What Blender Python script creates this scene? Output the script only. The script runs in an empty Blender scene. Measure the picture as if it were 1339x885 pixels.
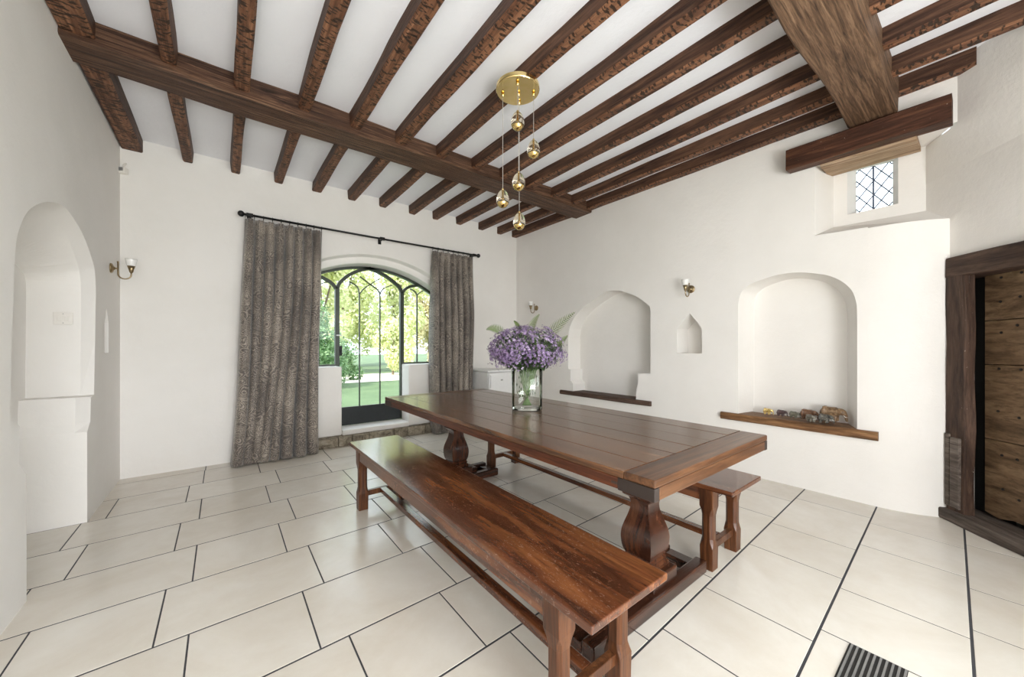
import bpy, bmesh, math, random
from mathutils import Vector, Matrix, noise
PI=math.pi
random.seed(7)
SC=bpy.context.scene
C=SC.collection
# ------------------------------------------------------------------ camera
F=483.0; YAW=math.radians(38.084); H=1.25
cd=bpy.data.cameras.new('camera'); cam=bpy.data.objects.new('camera',cd); C.objects.link(cam)
cd.sensor_fit='HORIZONTAL'; cd.sensor_width=36; cd.lens=36*F/1339; cd.clip_start=0.02; cd.clip_end=300
cd.shift_y=(452-442.5)/1339
cam.location=(0,0,H); cam.rotation_euler=(PI/2,0,-YAW)
SC.camera=cam
# ------------------------------------------------------------------ light and exposure
SC.view_settings.view_transform='Standard'; SC.view_settings.look='None'
SC.view_settings.gamma=1; SC.view_settings.use_curve_mapping=False
SC.view_settings.exposure=0.34
SC.cycles.diffuse_bounces=6; SC.cycles.transparent_max_bounces=24
W=bpy.data.worlds.new('sky'); SC.world=W; W.use_nodes=True
bg=W.node_tree.nodes['Background']; bg.inputs[0].default_value=(0.80,0.90,1,1); bg.inputs[1].default_value=3.2
def area(name,loc,rot,sx,sy,power,col):
    l=bpy.data.lights.new(name,'AREA'); l.shape='RECTANGLE'; l.size=sx; l.size_y=sy; l.energy=power; l.color=col
    o=bpy.data.objects.new(name,l); C.objects.link(o); o.location=loc; o.rotation_euler=rot; return o
sl=bpy.data.lights.new('sun','SUN'); sl.energy=6; sl.angle=math.radians(1.5); sl.color=(1,0.95,0.84)
so=bpy.data.objects.new('sun',sl); C.objects.link(so); so.rotation_euler=(math.radians(42),0,math.radians(-62))
area('daylight_rear_window',(0.35,-2.08,1.45),(math.radians(94),0,0),1.9,1.9,48,(1,0.975,0.945))
area('ceiling_fill',(0.35,-2.06,0.95),(math.radians(128),0,0),1.9,1.0,84,(0.96,0.975,1.0))  # added upward fill that brightens the ceiling, imitating ground bounce
area('side_fill',(2.46,-1.32,1.65),(math.radians(106),0,math.radians(48)),1.2,1.4,21,(0.88,0.98,0.98))  # added fill for left and back wall, from an invented window

# ------------------------------------------------------------------ node helpers
def mat(name):
    m=bpy.data.materials.new(name); m.use_nodes=True; nt=m.node_tree
    b=nt.nodes['Principled BSDF']; return m,nt,b
def nd(nt,t,**k):
    n=nt.nodes.new(t)
    for a,v in k.items():
        if a in n.inputs.keys(): n.inputs[a].default_value=v
        else: setattr(n,a,v)
    return n
def ramp(nt,fac,stops):
    r=nt.nodes.new('ShaderNodeValToRGB'); e=r.color_ramp.elements
    while len(e)<len(stops): e.new(0.5)
    for i,(p,c) in enumerate(stops): e[i].position=p; e[i].color=(*c,1)
    nt.links.new(fac,r.inputs[0]); return r.outputs[0]
def coords(nt,scale=(1,1,1),rot=(0,0,0),rand=True,src='Object'):
    tc=nt.nodes.new('ShaderNodeTexCoord'); mp=nt.nodes.new('ShaderNodeMapping')
    mp.inputs['Scale'].default_value=scale; mp.inputs['Rotation'].default_value=rot
    out=tc.outputs[src]
    if rand:
        oi=nt.nodes.new('ShaderNodeObjectInfo'); mu=nt.nodes.new('ShaderNodeVectorMath'); mu.operation='SCALE'
        cb=nt.nodes.new('ShaderNodeCombineXYZ')
        for i in range(3): nt.links.new(oi.outputs['Random'],cb.inputs[i])
        nt.links.new(cb.outputs[0],mu.inputs[0]); mu.inputs['Scale'].default_value=17.0
        ad=nt.nodes.new('ShaderNodeVectorMath'); nt.links.new(out,ad.inputs[0]); nt.links.new(mu.outputs[0],ad.inputs[1]); out=ad.outputs[0]
    nt.links.new(out,mp.inputs[0]); return mp.outputs[0]
def tex_noise(nt,vec,scale,detail=4,rough=0.55,dist=0.0):
    n=nt.nodes.new('ShaderNodeTexNoise'); n.inputs['Scale'].default_value=scale; n.inputs['Detail'].default_value=detail
    n.inputs['Roughness'].default_value=rough; n.inputs['Distortion'].default_value=dist
    nt.links.new(vec,n.inputs['Vector']); return n.outputs['Fac']
def mix(nt,a,b,fac,mode='MIX'):
    m=nt.nodes.new('ShaderNodeMix'); m.data_type='RGBA'; m.blend_type=mode
    for sock,v in ((m.inputs[6],a),(m.inputs[7],b),(m.inputs[0],fac)):
        if isinstance(v,(int,float)): sock.default_value=v
        elif isinstance(v,tuple): sock.default_value=(*v,1)
        else: nt.links.new(v,sock)
    return m.outputs[2]
def math_(nt,op,a,b=None):
    m=nt.nodes.new('ShaderNodeMath'); m.operation=op
    for i,v in enumerate((a,b)):
        if v is None: continue
        if isinstance(v,(int,float)): m.inputs[i].default_value=v
        else: nt.links.new(v,m.inputs[i])
    return m.outputs[0]
def bump(nt,b,h,strength,dist):
    n=nt.nodes.new('ShaderNodeBump'); n.inputs['Strength'].default_value=strength; n.inputs['Distance'].default_value=dist
    nt.links.new(h,n.inputs['Height']); nt.links.new(n.outputs[0],b.inputs['Normal'])
def plain(name,col,rough=0.5,metal=0.0,coat=0.0,spec=0.5):
    m,nt,b=mat(name); b.inputs['Base Color'].default_value=(*col,1); b.inputs['Roughness'].default_value=rough
    b.inputs['Metallic'].default_value=metal; b.inputs['Coat Weight'].default_value=coat; b.inputs['Specular IOR Level'].default_value=spec
    v=coords(nt); n=tex_noise(nt,v,25,3)
    c=ramp(nt,n,[(0.3,tuple(x*(0.97 if x>0.6 else 0.88) for x in col)),(0.7,tuple(min(1,x*(1.02 if x>0.6 else 1.08)) for x in col))]); nt.links.new(c,b.inputs['Base Color'])
    return m
def plaster(name,col,dark):
    m,nt,b=mat(name); v=coords(nt,rand=False)
    n=tex_noise(nt,v,1.3,5,0.6); c=ramp(nt,n,[(0.3,dark),(0.62,col)])
    n2=tex_noise(nt,v,7,6,0.7)
    sp=tex_noise(nt,v,38,3,0.6); st=ramp(nt,sp,[(0.76,(0,0,0)),(0.80,(1,1,1))])
    sm=tex_noise(nt,v,1.7,2,0.5); sm=ramp(nt,sm,[(0.62,(0,0,0)),(0.7,(0.6,0.6,0.6))])
    k=mix(nt,st,sm,1.0,'MULTIPLY'); c=mix(nt,c,(0.42,0.36,0.30),k)
    nt.links.new(c,b.inputs['Base Color']); b.inputs['Roughness'].default_value=0.75; b.inputs['Specular IOR Level'].default_value=0.25
    bump(nt,b,n2,0.25,0.02); return m
def wood(name,cols,axis='Y',sc=1.0,rough=0.5,coat=0.0,bmp=0.3,notch=False,scuff=False,crot=12.0,island=False,paint=False):
    """cols: dark, mid, light.  axis: direction the grain runs in the object's own space"""
    m,nt,b=mat(name); s=[crot,crot,crot]; s['XYZ'.index(axis)]=0.9; s=tuple(x*sc for x in s)
    v=coords(nt,s)
    if island:
        g=nt.nodes.new('ShaderNodeNewGeometry'); mu=nt.nodes.new('ShaderNodeVectorMath'); mu.operation='ADD'
        cb=nt.nodes.new('ShaderNodeCombineXYZ'); r=math_(nt,'MULTIPLY',g.outputs['Random Per Island'],43.0)
        for i in range(3): nt.links.new(r,cb.inputs[i])
        nt.links.new(v,mu.inputs[0]); nt.links.new(cb.outputs[0],mu.inputs[1]); v=mu.outputs[0]
    n=tex_noise(nt,v,1.5,6,0.62,1.2)
    fine=tex_noise(nt,v,7.0,4,0.7,0.3)
    c=ramp(nt,n,[(0.30,cols[0]),(0.5,cols[1]),(0.70,cols[2])])
    f=ramp(nt,fine,[(0.35,(0.45,0.45,0.45)),(0.55,(1,1,1))]); c=mix(nt,c,f,0.75,'MULTIPLY')
    if island:
        rr=ramp(nt,g.outputs['Random Per Island'],[(0,(0.72,0.72,0.72)),(1,(1.1,1.05,1.0))]); c=mix(nt,c,rr,0.8,'MULTIPLY')
    h=math_(nt,'ADD',n,math_(nt,'MULTIPLY',fine,0.6))
    if notch:   # hacked key marks across the underside
        vn=coords(nt,(17,42,17)); k=tex_noise(nt,vn,1.25,1.5,0.5,0.3)
        nm=ramp(nt,k,[(0.53,(0,0,0)),(0.585,(1,1,1))])
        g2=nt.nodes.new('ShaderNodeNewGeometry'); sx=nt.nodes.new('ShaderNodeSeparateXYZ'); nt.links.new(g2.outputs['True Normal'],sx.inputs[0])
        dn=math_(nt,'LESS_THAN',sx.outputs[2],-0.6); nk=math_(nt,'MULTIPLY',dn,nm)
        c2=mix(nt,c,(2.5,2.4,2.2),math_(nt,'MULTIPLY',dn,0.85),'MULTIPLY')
        c=mix(nt,c2,(0.03,0.018,0.012),math_(nt,'MULTIPLY',nk,0.92)); h=math_(nt,'SUBTRACT',h,math_(nt,'MULTIPLY',nk,1.5))
    if scuff:
        vs=coords(nt,(60,26,26)); k=tex_noise(nt,vs,2.2,6,0.8,0.6); k=ramp(nt,k,[(0.575,(0,0,0)),(0.68,(1,1,1))])
        km=ramp(nt,tex_noise(nt,coords(nt,(2.5,1.0,1)),1.6,2),[(0.42,(0,0,0)),(0.6,(1,1,1))]); k=mix(nt,k,km,1.0,'MULTIPLY')
        c=mix(nt,c,(0.45,0.30,0.19),math_(nt,'MULTIPLY',k,0.4))
        rr=math_(nt,'ADD',math_(nt,'MULTIPLY',k,0.3),rough); nt.links.new(rr,b.inputs['Roughness'])
    else: b.inputs['Roughness'].default_value=rough
    if paint:   # flecks of limewash left on the timber
        p=tex_noise(nt,coords(nt,(7,7,7)),6,4,0.7); p=ramp(nt,p,[(0.68,(0,0,0)),(0.71,(1,1,1))]); c=mix(nt,c,(0.6,0.52,0.44),math_(nt,'MULTIPLY',p,0.6))
    nt.links.new(c,b.inputs['Base Color']); b.inputs['Coat Weight'].default_value=coat; b.inputs['Coat Roughness'].default_value=0.12
    b.inputs['Specular IOR Level'].default_value=(0.5 if coat>=0.22 else 0.3) if coat>0 else 0.22
    bump(nt,b,h,bmp,0.006 if not notch else 0.012); return m
M={}
M['wall']=plaster('plaster_wall',(0.83,0.805,0.77),(0.785,0.76,0.72))
M['ceil']=plaster('plaster_ceiling',(0.89,0.895,0.93),(0.86,0.865,0.90))
M['joist']=wood('joist_oak',[(0.028,0.012,0.008),(0.085,0.040,0.023),(0.16,0.08,0.046)],'Y',rough=0.55,notch=True,bmp=0.6)
M['cross']=wood('cross_beam_oak',[(0.018,0.009,0.006),(0.095,0.046,0.027),(0.235,0.13,0.075)],'X',rough=0.5,bmp=1.0,crot=22,sc=1.3)
M['big']=wood('main_beam_oak',[(0.03,0.015,0.010),(0.155,0.088,0.050),(0.29,0.175,0.105)],'X',rough=0.6,bmp=1.0,crot=17,sc=1.5)
M['corbel']=wood('bearer_oak',[(0.03,0.013,0.008),(0.075,0.03,0.017),(0.16,0.07,0.035)],'Y',rough=0.5,bmp=0.5,paint=True)
M['lintel']=wood('pale_lintel',[(0.2,0.12,0.07),(0.40,0.27,0.17),(0.55,0.42,0.3)],'Y',rough=0.7,bmp=0.5)
M['table']=wood('polished_table_oak',[(0.046,0.019,0.008),(0.13,0.056,0.023),(0.205,0.098,0.042)],'Y',rough=0.27,coat=0.22,bmp=0.12,island=True,crot=16)
M['tableX']=wood('polished_table_oak_end',[(0.045,0.019,0.009),(0.115,0.050,0.022),(0.19,0.09,0.041)],'X',rough=0.32,coat=0.15,bmp=0.12,crot=16)
M['tside']=wood('table_edge_oak',[(0.024,0.007,0.004),(0.088,0.025,0.010),(0.15,0.048,0.019)],'Y',rough=0.35,coat=0.12,bmp=0.2,crot=14)
M['bench']=wood('bench_oak',[(0.03,0.010,0.006),(0.125,0.040,0.016),(0.25,0.092,0.032)],'Y',rough=0.22,coat=0.35,bmp=0.12,scuff=True,crot=8)
M['leg']=wood('leg_oak',[(0.030,0.010,0.005),(0.105,0.038,0.015),(0.20,0.080,0.030)],'Z',rough=0.33,coat=0.12,bmp=0.2,crot=14)
M['ped']=wood('pedestal_oak',[(0.018,0.006,0.004),(0.060,0.020,0.010),(0.13,0.047,0.020)],'Z',rough=0.22,coat=0.35,bmp=0.15,crot=10)
M['foot']=wood('foot_oak',[(0.014,0.005,0.003),(0.045,0.016,0.009),(0.10,0.038,0.018)],'X',rough=0.22,coat=0.3,bmp=0.15)
M['block']=plain('dark_corner_block',(0.028,0.018,0.014),0.5,coat=0.05)
M['shelf']=wood('shelf_oak',[(0.06,0.03,0.014),(0.20,0.10,0.045),(0.36,0.20,0.095)],'Y',rough=0.45,bmp=0.6)
M['shelfd']=wood('dark_shelf_oak',[(0.035,0.022,0.016),(0.09,0.055,0.04),(0.17,0.11,0.08)],'Y',rough=0.6,bmp=0.8)
M['frame']=wood('door_frame_oak',[(0.02,0.012,0.009),(0.062,0.035,0.024),(0.13,0.078,0.054)],'Z',rough=0.6,bmp=0.9,paint=True,crot=9)
M['frameH']=wood('door_lintel_oak',[(0.022,0.013,0.010),(0.07,0.041,0.029),(0.14,0.087,0.062)],'X',rough=0.6,bmp=0.9,crot=9)
M['thr']=wood('threshold_oak',[(0.04,0.03,0.025),(0.11,0.085,0.07),(0.24,0.20,0.17)],'X',rough=0.7,bmp=1.0,crot=9)
M['leaf_door']=wood('door_board_oak',[(0.06,0.036,0.02),(0.17,0.105,0.058),(0.28,0.185,0.105)],'X',rough=0.55,bmp=0.6,crot=3.5,sc=1.6)
M['nail']=plain('iron_nail',(0.03,0.025,0.022),0.5,0.7)
M['iron']=plain('black_iron',(0.018,0.018,0.018),0.45,0.6)
M['steel']=plain('dark_green_painted_steel',(0.035,0.045,0.030),0.4,0.1,spec=0.6)
M['kick']=plain('dark_steel_panel',(0.03,0.034,0.036),0.35,0.2)
M['lead']=plain('lead_came',(0.07,0.09,0.14),0.5,0.5)
M['brass']=plain('polished_gold',(0.86,0.66,0.30),0.10,1.0)
M['oldbrass']=plain('aged_brass',(0.34,0.26,0.15),0.3,1.0)
M['white']=plain('white_enamel',(0.80,0.80,0.79),0.3)
M['plastic']=plain('white_plastic',(0.78,0.75,0.70),0.35)
M['grey']=plain('grey_metal',(0.35,0.35,0.35),0.35,0.8)
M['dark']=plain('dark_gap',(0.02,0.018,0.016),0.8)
M['cable']=plain('clear_flex',(0.45,0.42,0.38),0.4)
M['stem']=plain('stem_green',(0.09,0.16,0.035),0.5)
M['fern']=plain('fern_green',(0.085,0.115,0.03),0.55)
M['foliage']=plain('foliage_green',(0.05,0.085,0.03),0.6)
M['bud']=plain('dark_bud',(0.10,0.06,0.08),0.6)
def vaseglass():
    m,nt,b=mat('vase_crystal'); nt.nodes.remove(b); o=nt.nodes['Material Output']
    t=nd(nt,'ShaderNodeBsdfTransparent'); t.inputs[0].default_value=(0.975,0.99,0.975,1)
    g=nd(nt,'ShaderNodeBsdfGlossy'); g.inputs['Roughness'].default_value=0.03; g.inputs[0].default_value=(0.95,1,0.93,1)
    fr=nd(nt,'ShaderNodeFresnel'); fr.inputs[0].default_value=1.55; mx=nd(nt,'ShaderNodeMixShader')
    nt.links.new(fr.outputs[0],mx.inputs[0]); nt.links.new(t.outputs[0],mx.inputs[1]); nt.links.new(g.outputs[0],mx.inputs[2]); nt.links.new(mx.outputs[0],o.inputs[0]); return m
M['crystal']=vaseglass()
def glass(name,col=(1,1,1),rough=0.0,ior=1.45,thin=False):
    m,nt,b=mat(name)
    if thin:
        nt.nodes.remove(b); o=nt.nodes['Material Output']
        t=nd(nt,'ShaderNodeBsdfTransparent'); t.inputs[0].default_value=(*col,1)
        g=nd(nt,'ShaderNodeBsdfGlossy'); g.inputs['Roughness'].default_value=0.02
        fr=nd(nt,'ShaderNodeFresnel'); fr.inputs[0].default_value=1.35
        mx=nd(nt,'ShaderNodeMixShader'); nt.links.new(fr.outputs[0],mx.inputs[0]); nt.links.new(t.outputs[0],mx.inputs[1]); nt.links.new(g.outputs[0],mx.inputs[2]); nt.links.new(mx.outputs[0],o.inputs[0])
    else:
        b.inputs['Base Color'].default_value=(*col,1); b.inputs['Transmission Weight'].default_value=1; b.inputs['Roughness'].default_value=rough; b.inputs['IOR'].default_value=ior
    return m
M['pane']=glass('window_glass',(0.97,0.99,0.97),thin=True)
M['vase']=glass('vase_glass',(0.985,1.0,0.985),ior=1.45)
M['water']=glass('vase_water',(0.95,0.99,0.93),ior=1.33)
M['egg']=glass('amber_glass',(1.0,0.93,0.78),ior=1.45)
M['opal']=plain('opal_glass',(0.88,0.87,0.84),0.2,coat=0.5)
# flowers
m,nt,b=mat('lilac_petals'); oi=nd(nt,'ShaderNodeObjectInfo'); g=nd(nt,'ShaderNodeNewGeometry')
r=math_(nt,'ADD',math_(nt,'MULTIPLY',oi.outputs['Random'],0.5),math_(nt,'MULTIPLY',g.outputs['Random Per Island'],0.5))
nt.links.new(ramp(nt,r,[(0.1,(0.085,0.05,0.12)),(0.45,(0.20,0.13,0.255)),(0.8,(0.34,0.25,0.41)),(0.98,(0.62,0.54,0.64))]),b.inputs['Base Color']); b.inputs['Roughness'].default_value=0.6; M['petal']=m
# stone tiles
m,nt,b=mat('limestone_tiles'); v=coords(nt,rand=False); g=nd(nt,'ShaderNodeNewGeometry')
n=tex_noise(nt,v,1.6,6,0.65,0.6); n2=tex_noise(nt,v,9,6,0.7); n3=tex_noise(nt,v,45,3,0.6)
c=ramp(nt,n,[(0.3,(0.655,0.60,0.52)),(0.7,(0.755,0.725,0.67))])
c=mix(nt,c,ramp(nt,n2,[(0.3,(0.965,0.955,0.94)),(0.6,(1,1,1))]),0.8,'MULTIPLY')
c=mix(nt,c,ramp(nt,g.outputs['Random Per Island'],[(0,(0.93,0.92,0.90)),(1,(1.03,1.03,1.02))]),1.0,'MULTIPLY')
pit=ramp(nt,n3,[(0.765,(0,0,0)),(0.79,(1,1,1))]); c=mix(nt,c,(0.33,0.27,0.2),math_(nt,'MULTIPLY',pit,0.6))
nt.links.new(c,b.inputs['Base Color'])
nt.links.new(ramp(nt,n2,[(0.3,(0.15,0.15,0.15)),(0.7,(0.27,0.27,0.27))]),b.inputs['Roughness'])
bump(nt,b,n2,0.08,0.01); b.inputs['Specular IOR Level'].default_value=0.5; M['tile']=m
M['grout']=plain('dark_grout',(0.045,0.045,0.05),0.8)
# old stone
m,nt,b=mat('rough_stone'); v=coords(nt,rand=False); n=tex_noise(nt,v,14,7,0.7,0.8)
br=nd(nt,'ShaderNodeTexNoise'); 
c=ramp(nt,n,[(0.35,(0.10,0.08,0.055)),(0.5,(0.27,0.23,0.17)),(0.66,(0.42,0.37,0.29))]); nt.links.new(c,b.inputs['Base Color']); b.inputs['Roughness'].default_value=0.85; bump(nt,b,n,0.9,0.02); M['stone']=m
# curtain damask
m,nt,b=mat('paisley_curtain'); uv=nd(nt,'ShaderNodeTexCoord'); mp=nd(nt,'ShaderNodeMapping'); nt.links.new(uv.outputs['UV'],mp.inputs[0])
vv=mp.outputs[0]
ns=nd(nt,'ShaderNodeTexNoise',Scale=4.0,Detail=2.0); nt.links.new(vv,ns.inputs['Vector'])
dv=nd(nt,'ShaderNodeVectorMath',operation='MULTIPLY_ADD'); nt.links.new(ns.outputs['Color'],dv.inputs[0]); dv.inputs[1].default_value=(0.22,0.22,0); nt.links.new(vv,dv.inputs[2])
vo=nd(nt,'ShaderNodeTexVoronoi',Scale=13.0); nt.links.new(dv.outputs[0],vo.inputs['Vector'])
sw=math_(nt,'SINE',math_(nt,'MULTIPLY',vo.outputs['Distance'],38.0))
n5=tex_noise(nt,vv,60,3,0.6,1.5)
k=math_(nt,'ADD',math_(nt,'MULTIPLY',sw,0.17),n5)
big=tex_noise(nt,vv,2.2,2,0.5)
k=math_(nt,'ADD',k,math_(nt,'MULTIPLY',math_(nt,'SUBTRACT',big,0.5),0.9))
c=ramp(nt,k,[(0.32,(0.085,0.070,0.060)),(0.50,(0.165,0.138,0.115)),(0.64,(0.275,0.235,0.195)),(0.80,(0.37,0.32,0.265))])
nt.links.new(c,b.inputs['Base Color']); b.inputs['Roughness'].default_value=0.62; b.inputs['Sheen Weight'].default_value=0.3; bump(nt,b,k,0.25,0.004); M['curtain']=m
# outdoors
m,nt,b=mat('lawn_grass'); v=coords(nt,rand=False); n=tex_noise(nt,v,0.8,6,0.7); nt.links.new(ramp(nt,n,[(0.3,(0.055,0.095,0.04)),(0.7,(0.10,0.15,0.07))]),b.inputs['Base Color']); b.inputs['Roughness'].default_value=0.9; M['lawn']=m
def leafmat(name,a,bc,cc):
    m,nt,b=mat(name); g=nd(nt,'ShaderNodeNewGeometry'); nt.links.new(ramp(nt,g.outputs['Random Per Island'],[(0,a),(0.5,bc),(1,cc)]),b.inputs['Base Color'])
    b.inputs['Roughness'].default_value=0.6; b.inputs['Subsurface Weight'].default_value=0.0
    tr=nd(nt,'ShaderNodeBsdfTranslucent'); tr.inputs[0].default_value=(*bc,1); mx=nd(nt,'ShaderNodeMixShader'); mx.inputs[0].default_value=0.35
    o=nt.nodes['Material Output']; nt.links.new(b.outputs[0],mx.inputs[1]); nt.links.new(tr.outputs[0],mx.inputs[2]); nt.links.new(mx.outputs[0],o.inputs[0]); return m
M['leafA']=leafmat('yellow_green_leaves',(0.42,0.48,0.20),(0.72,0.75,0.42),(0.90,0.88,0.66))
M['leafB']=leafmat('deep_green_leaves',(0.05,0.12,0.04),(0.14,0.26,0.10),(0.35,0.48,0.25))
M['leafC']=leafmat('bronze_green_leaves',(0.45,0.42,0.22),(0.72,0.66,0.42),(0.88,0.80,0.6))
M['bark']=plain('bark',(0.16,0.12,0.09),0.9)
M['gravel']=plain('pale_path',(0.75,0.70,0.6),0.9)

# ------------------------------------------------------------------ mesh helpers
def obj(name,bm,m,parent=None,smooth=False,bevel=0.0,seg=2):
    me=bpy.data.meshes.new(name); bmesh.ops.recalc_face_normals(bm,faces=bm.faces[:]); bm.to_mesh(me); bm.free()
    for mm in (m if isinstance(m,(list,tuple)) else [m]): me.materials.append(mm)
    o=bpy.data.objects.new(name,me); C.objects.link(o)
    if parent: o.parent=parent
    if smooth:
        for p in me.polygons: p.use_smooth=True
        if smooth=='auto': me.set_sharp_from_angle(angle=math.radians(38))
    if bevel>0:
        md=o.modifiers.new('bevel','BEVEL'); md.width=bevel; md.segments=seg; md.limit_method='ANGLE'; md.angle_limit=math.radians(35)
    return o
def tag(o,label,cat,group=None,kind=None):
    if label: o['label']=label
    if cat: o['category']=cat
    if group: o['group']=group
    if kind: o['kind']=kind
    return o
def thing(name,label,cat,loc=(0,0,0),rz=0,group=None):
    o=bpy.data.objects.new(name,None); C.objects.link(o); o.location=loc; o.rotation_euler=(0,0,rz); o.empty_display_size=0.05
    return tag(o,label,cat,group)
def struct(o,label=None,cat=None):
    o['kind']='structure'
    if label: o['label']=label
    if cat: o['category']=cat
    return o
def box(bm,x0,x1,y0,y1,z0,z1,mi=0,mtx=None):
    vs=[bm.verts.new((x,y,z)) for x in (x0,x1) for y in (y0,y1) for z in (z0,z1)]
    if mtx:
        for v in vs: v.co=mtx@v.co
    for f in ((0,1,3,2),(4,6,7,5),(0,4,5,1),(2,3,7,6),(0,2,6,4),(1,5,7,3)):
        fc=bm.faces.new([vs[i] for i in f]); fc.material_index=mi
    return vs
def loft(bm,rings,cap=True,closed=True,mi=0):
    R=[[bm.verts.new(p) for p in r] for r in rings]; n=len(R[0])
    for a,b_ in zip(R,R[1:]):
        for i in range(n if closed else n-1):
            j=(i+1)%n; f=bm.faces.new((a[i],a[j],b_[j],b_[i])); f.material_index=mi
    if cap and closed:
        for r in (R[0],R[-1]):
            f=bm.faces.new(r); f.material_index=mi
    return R
def lathe(bm,prof,n=24,o=(0,0,0),cap=True,sx=1,sy=1,mi=0):
    loft(bm,[[(o[0]+r*sx*math.cos(2*PI*i/n),o[1]+r*sy*math.sin(2*PI*i/n),o[2]+z) for i in range(n)] for r,z in prof],cap,mi=mi)
def tube(bm,pts,rad,n=8,cap=True,mi=0):
    pts=[Vector(p) for p in pts]; rad=rad if isinstance(rad,(list,tuple)) else [rad]*len(pts)
    rings=[]; up=None
    for i,p in enumerate(pts):
        t=((pts[min(i+1,len(pts)-1)]-pts[max(i-1,0)])).normalized()
        if up is None:
            up=Vector((0,0,1)) if abs(t.z)<0.9 else Vector((1,0,0))
        a=t.cross(up).normalized(); b_=a.cross(t).normalized(); up=b_
        rings.append([p+(a*math.cos(2*PI*k/n)+b_*math.sin(2*PI*k/n))*rad[i] for k in range(n)])
    loft(bm,rings,cap,mi=mi)
def timber(x0,x1,y0,y1,z0,z1,axis,seed=0,jit=0.008,step=0.18):
    """hand-hewn beam: sections along its length with wandering faces and worn arrises"""
    bm=bmesh.new(); L0,L1=(x0,x1) if axis=='X' else (y0,y1); n=max(2,int((L1-L0)/step)); rings=[]
    for i in range(n+1):
        s=L0+(L1-L0)*i/n
        if axis=='X': A0,A1=y0,y1
        else: A0,A1=x0,x1
        q=[(A0,z0),(A1,z0),(A1,z1),(A0,z1)]; ring=[]; c=0.010
        for j,(a,z) in enumerate(q):
            da=noise.noise(Vector((s*1.3,seed*7.1+j*3.3,0.5)))*jit*2; dz=noise.noise(Vector((s*1.1,seed*5.7+j*2.1,9.5)))*jit*1.4
            if j>1: dz=0
            sa=1 if a==A0 else -1; sz=1 if z==z0 else -1
            cc=c*(1+0.6*noise.noise(Vector((s*3,seed+j,2.2))))
            p1=(a+da+sa*cc,z+dz); p2=(a+da,z+dz+sz*cc)
            ring+= [p2,p1] if j in (0,2) else [p1,p2]
        rings.append([(s,a,z) if axis=='X' else (a,s,z) for a,z in ring])
    loft(bm,rings); return bm
def polywall(bm,outer,holes,mp,mi=0):
    """flat wall with openings; mp maps (a,b)->3d.  returns the hole loops as vertices"""
    es=[]; L=[]
    for lp in [outer]+holes:
        vs=[bm.verts.new(mp(*p)) for p in lp]; L.append(vs)
        for i in range(len(vs)): es.append(bm.edges.new((vs[i],vs[(i+1)%len(vs)])))
    r=bmesh.ops.triangle_fill(bm,use_beauty=True,use_dissolve=False,edges=es)
    for f in r['geom']:
        if isinstance(f,bmesh.types.BMFace): f.material_index=mi
    return L
def stitch(bm,vs,ring,closed=True):
    R=[bm.verts.new(p) for p in ring]; n=len(vs)
    for i in range(n if closed else n-1):
        j=(i+1)%n; bm.faces.new((vs[i],vs[j],R[j],R[i]))
    return R
def capfill(bm,R):
    es=[]
    for i in range(len(R)):
        e=bm.edges.get((R[i],R[(i+1)%len(R)])) or bm.edges.new((R[i],R[(i+1)%len(R)])); es.append(e)
    bmesh.ops.triangle_fill(bm,use_beauty=True,use_dissolve=False,edges=es)
def copy_tree(o,parent=None):
    c=o.copy(); C.objects.link(c)
    if parent: c.parent=parent
    for ch in list(o.children): copy_tree(ch,c)
    return c

XL,XR,YB,ZC,YF=-0.755,4.0,4.98,3.22,-2.1
# door wall: from corner K, running (-.747,-.665); its inward normal (-.665,.747)
K=Vector((4.16,0.15)); DT=Vector((-0.747,-0.665)).normalized(); DN=Vector((DT.y,-DT.x)); 
if DN.dot(-K)<0: DN=-DN
def dw(t,z,off=0.0):
    p=K+DT*t+DN*off; return (p.x,p.y,z)
TE=(K.y-YF)/-DT.y; XE=K.x+DT.x*TE      # where it meets the front wall

# ------------------------------------------------------------------ floor
bm=bmesh.new()
poly=[(-1.15,YF-0.1),(XE+0.2,YF-0.1),(4.5,0.2),(4.35,5.4),(-1.15,5.4)]
vs=[bm.verts.new((x,y,-0.0013)) for x,y in poly]; f=bm.faces.new(vs); f.material_index=1
vs2=[bm.verts.new((x,y,-0.12)) for x,y in poly]; f=bm.faces.new(vs2[::-1]); f.material_index=1
for i in range(5):
    f=bm.faces.new((vs[i],vs2[i],vs2[(i+1)%5],vs[(i+1)%5])); f.material_index=1
rowY=[-2.29,-1.83,-1.37,-0.91,-0.47,-0.055,0.375,0.825,1.245,1.675,2.13,2.595,3.05,3.50,3.945,4.385,4.83,5.27]
SK=0.034
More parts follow.
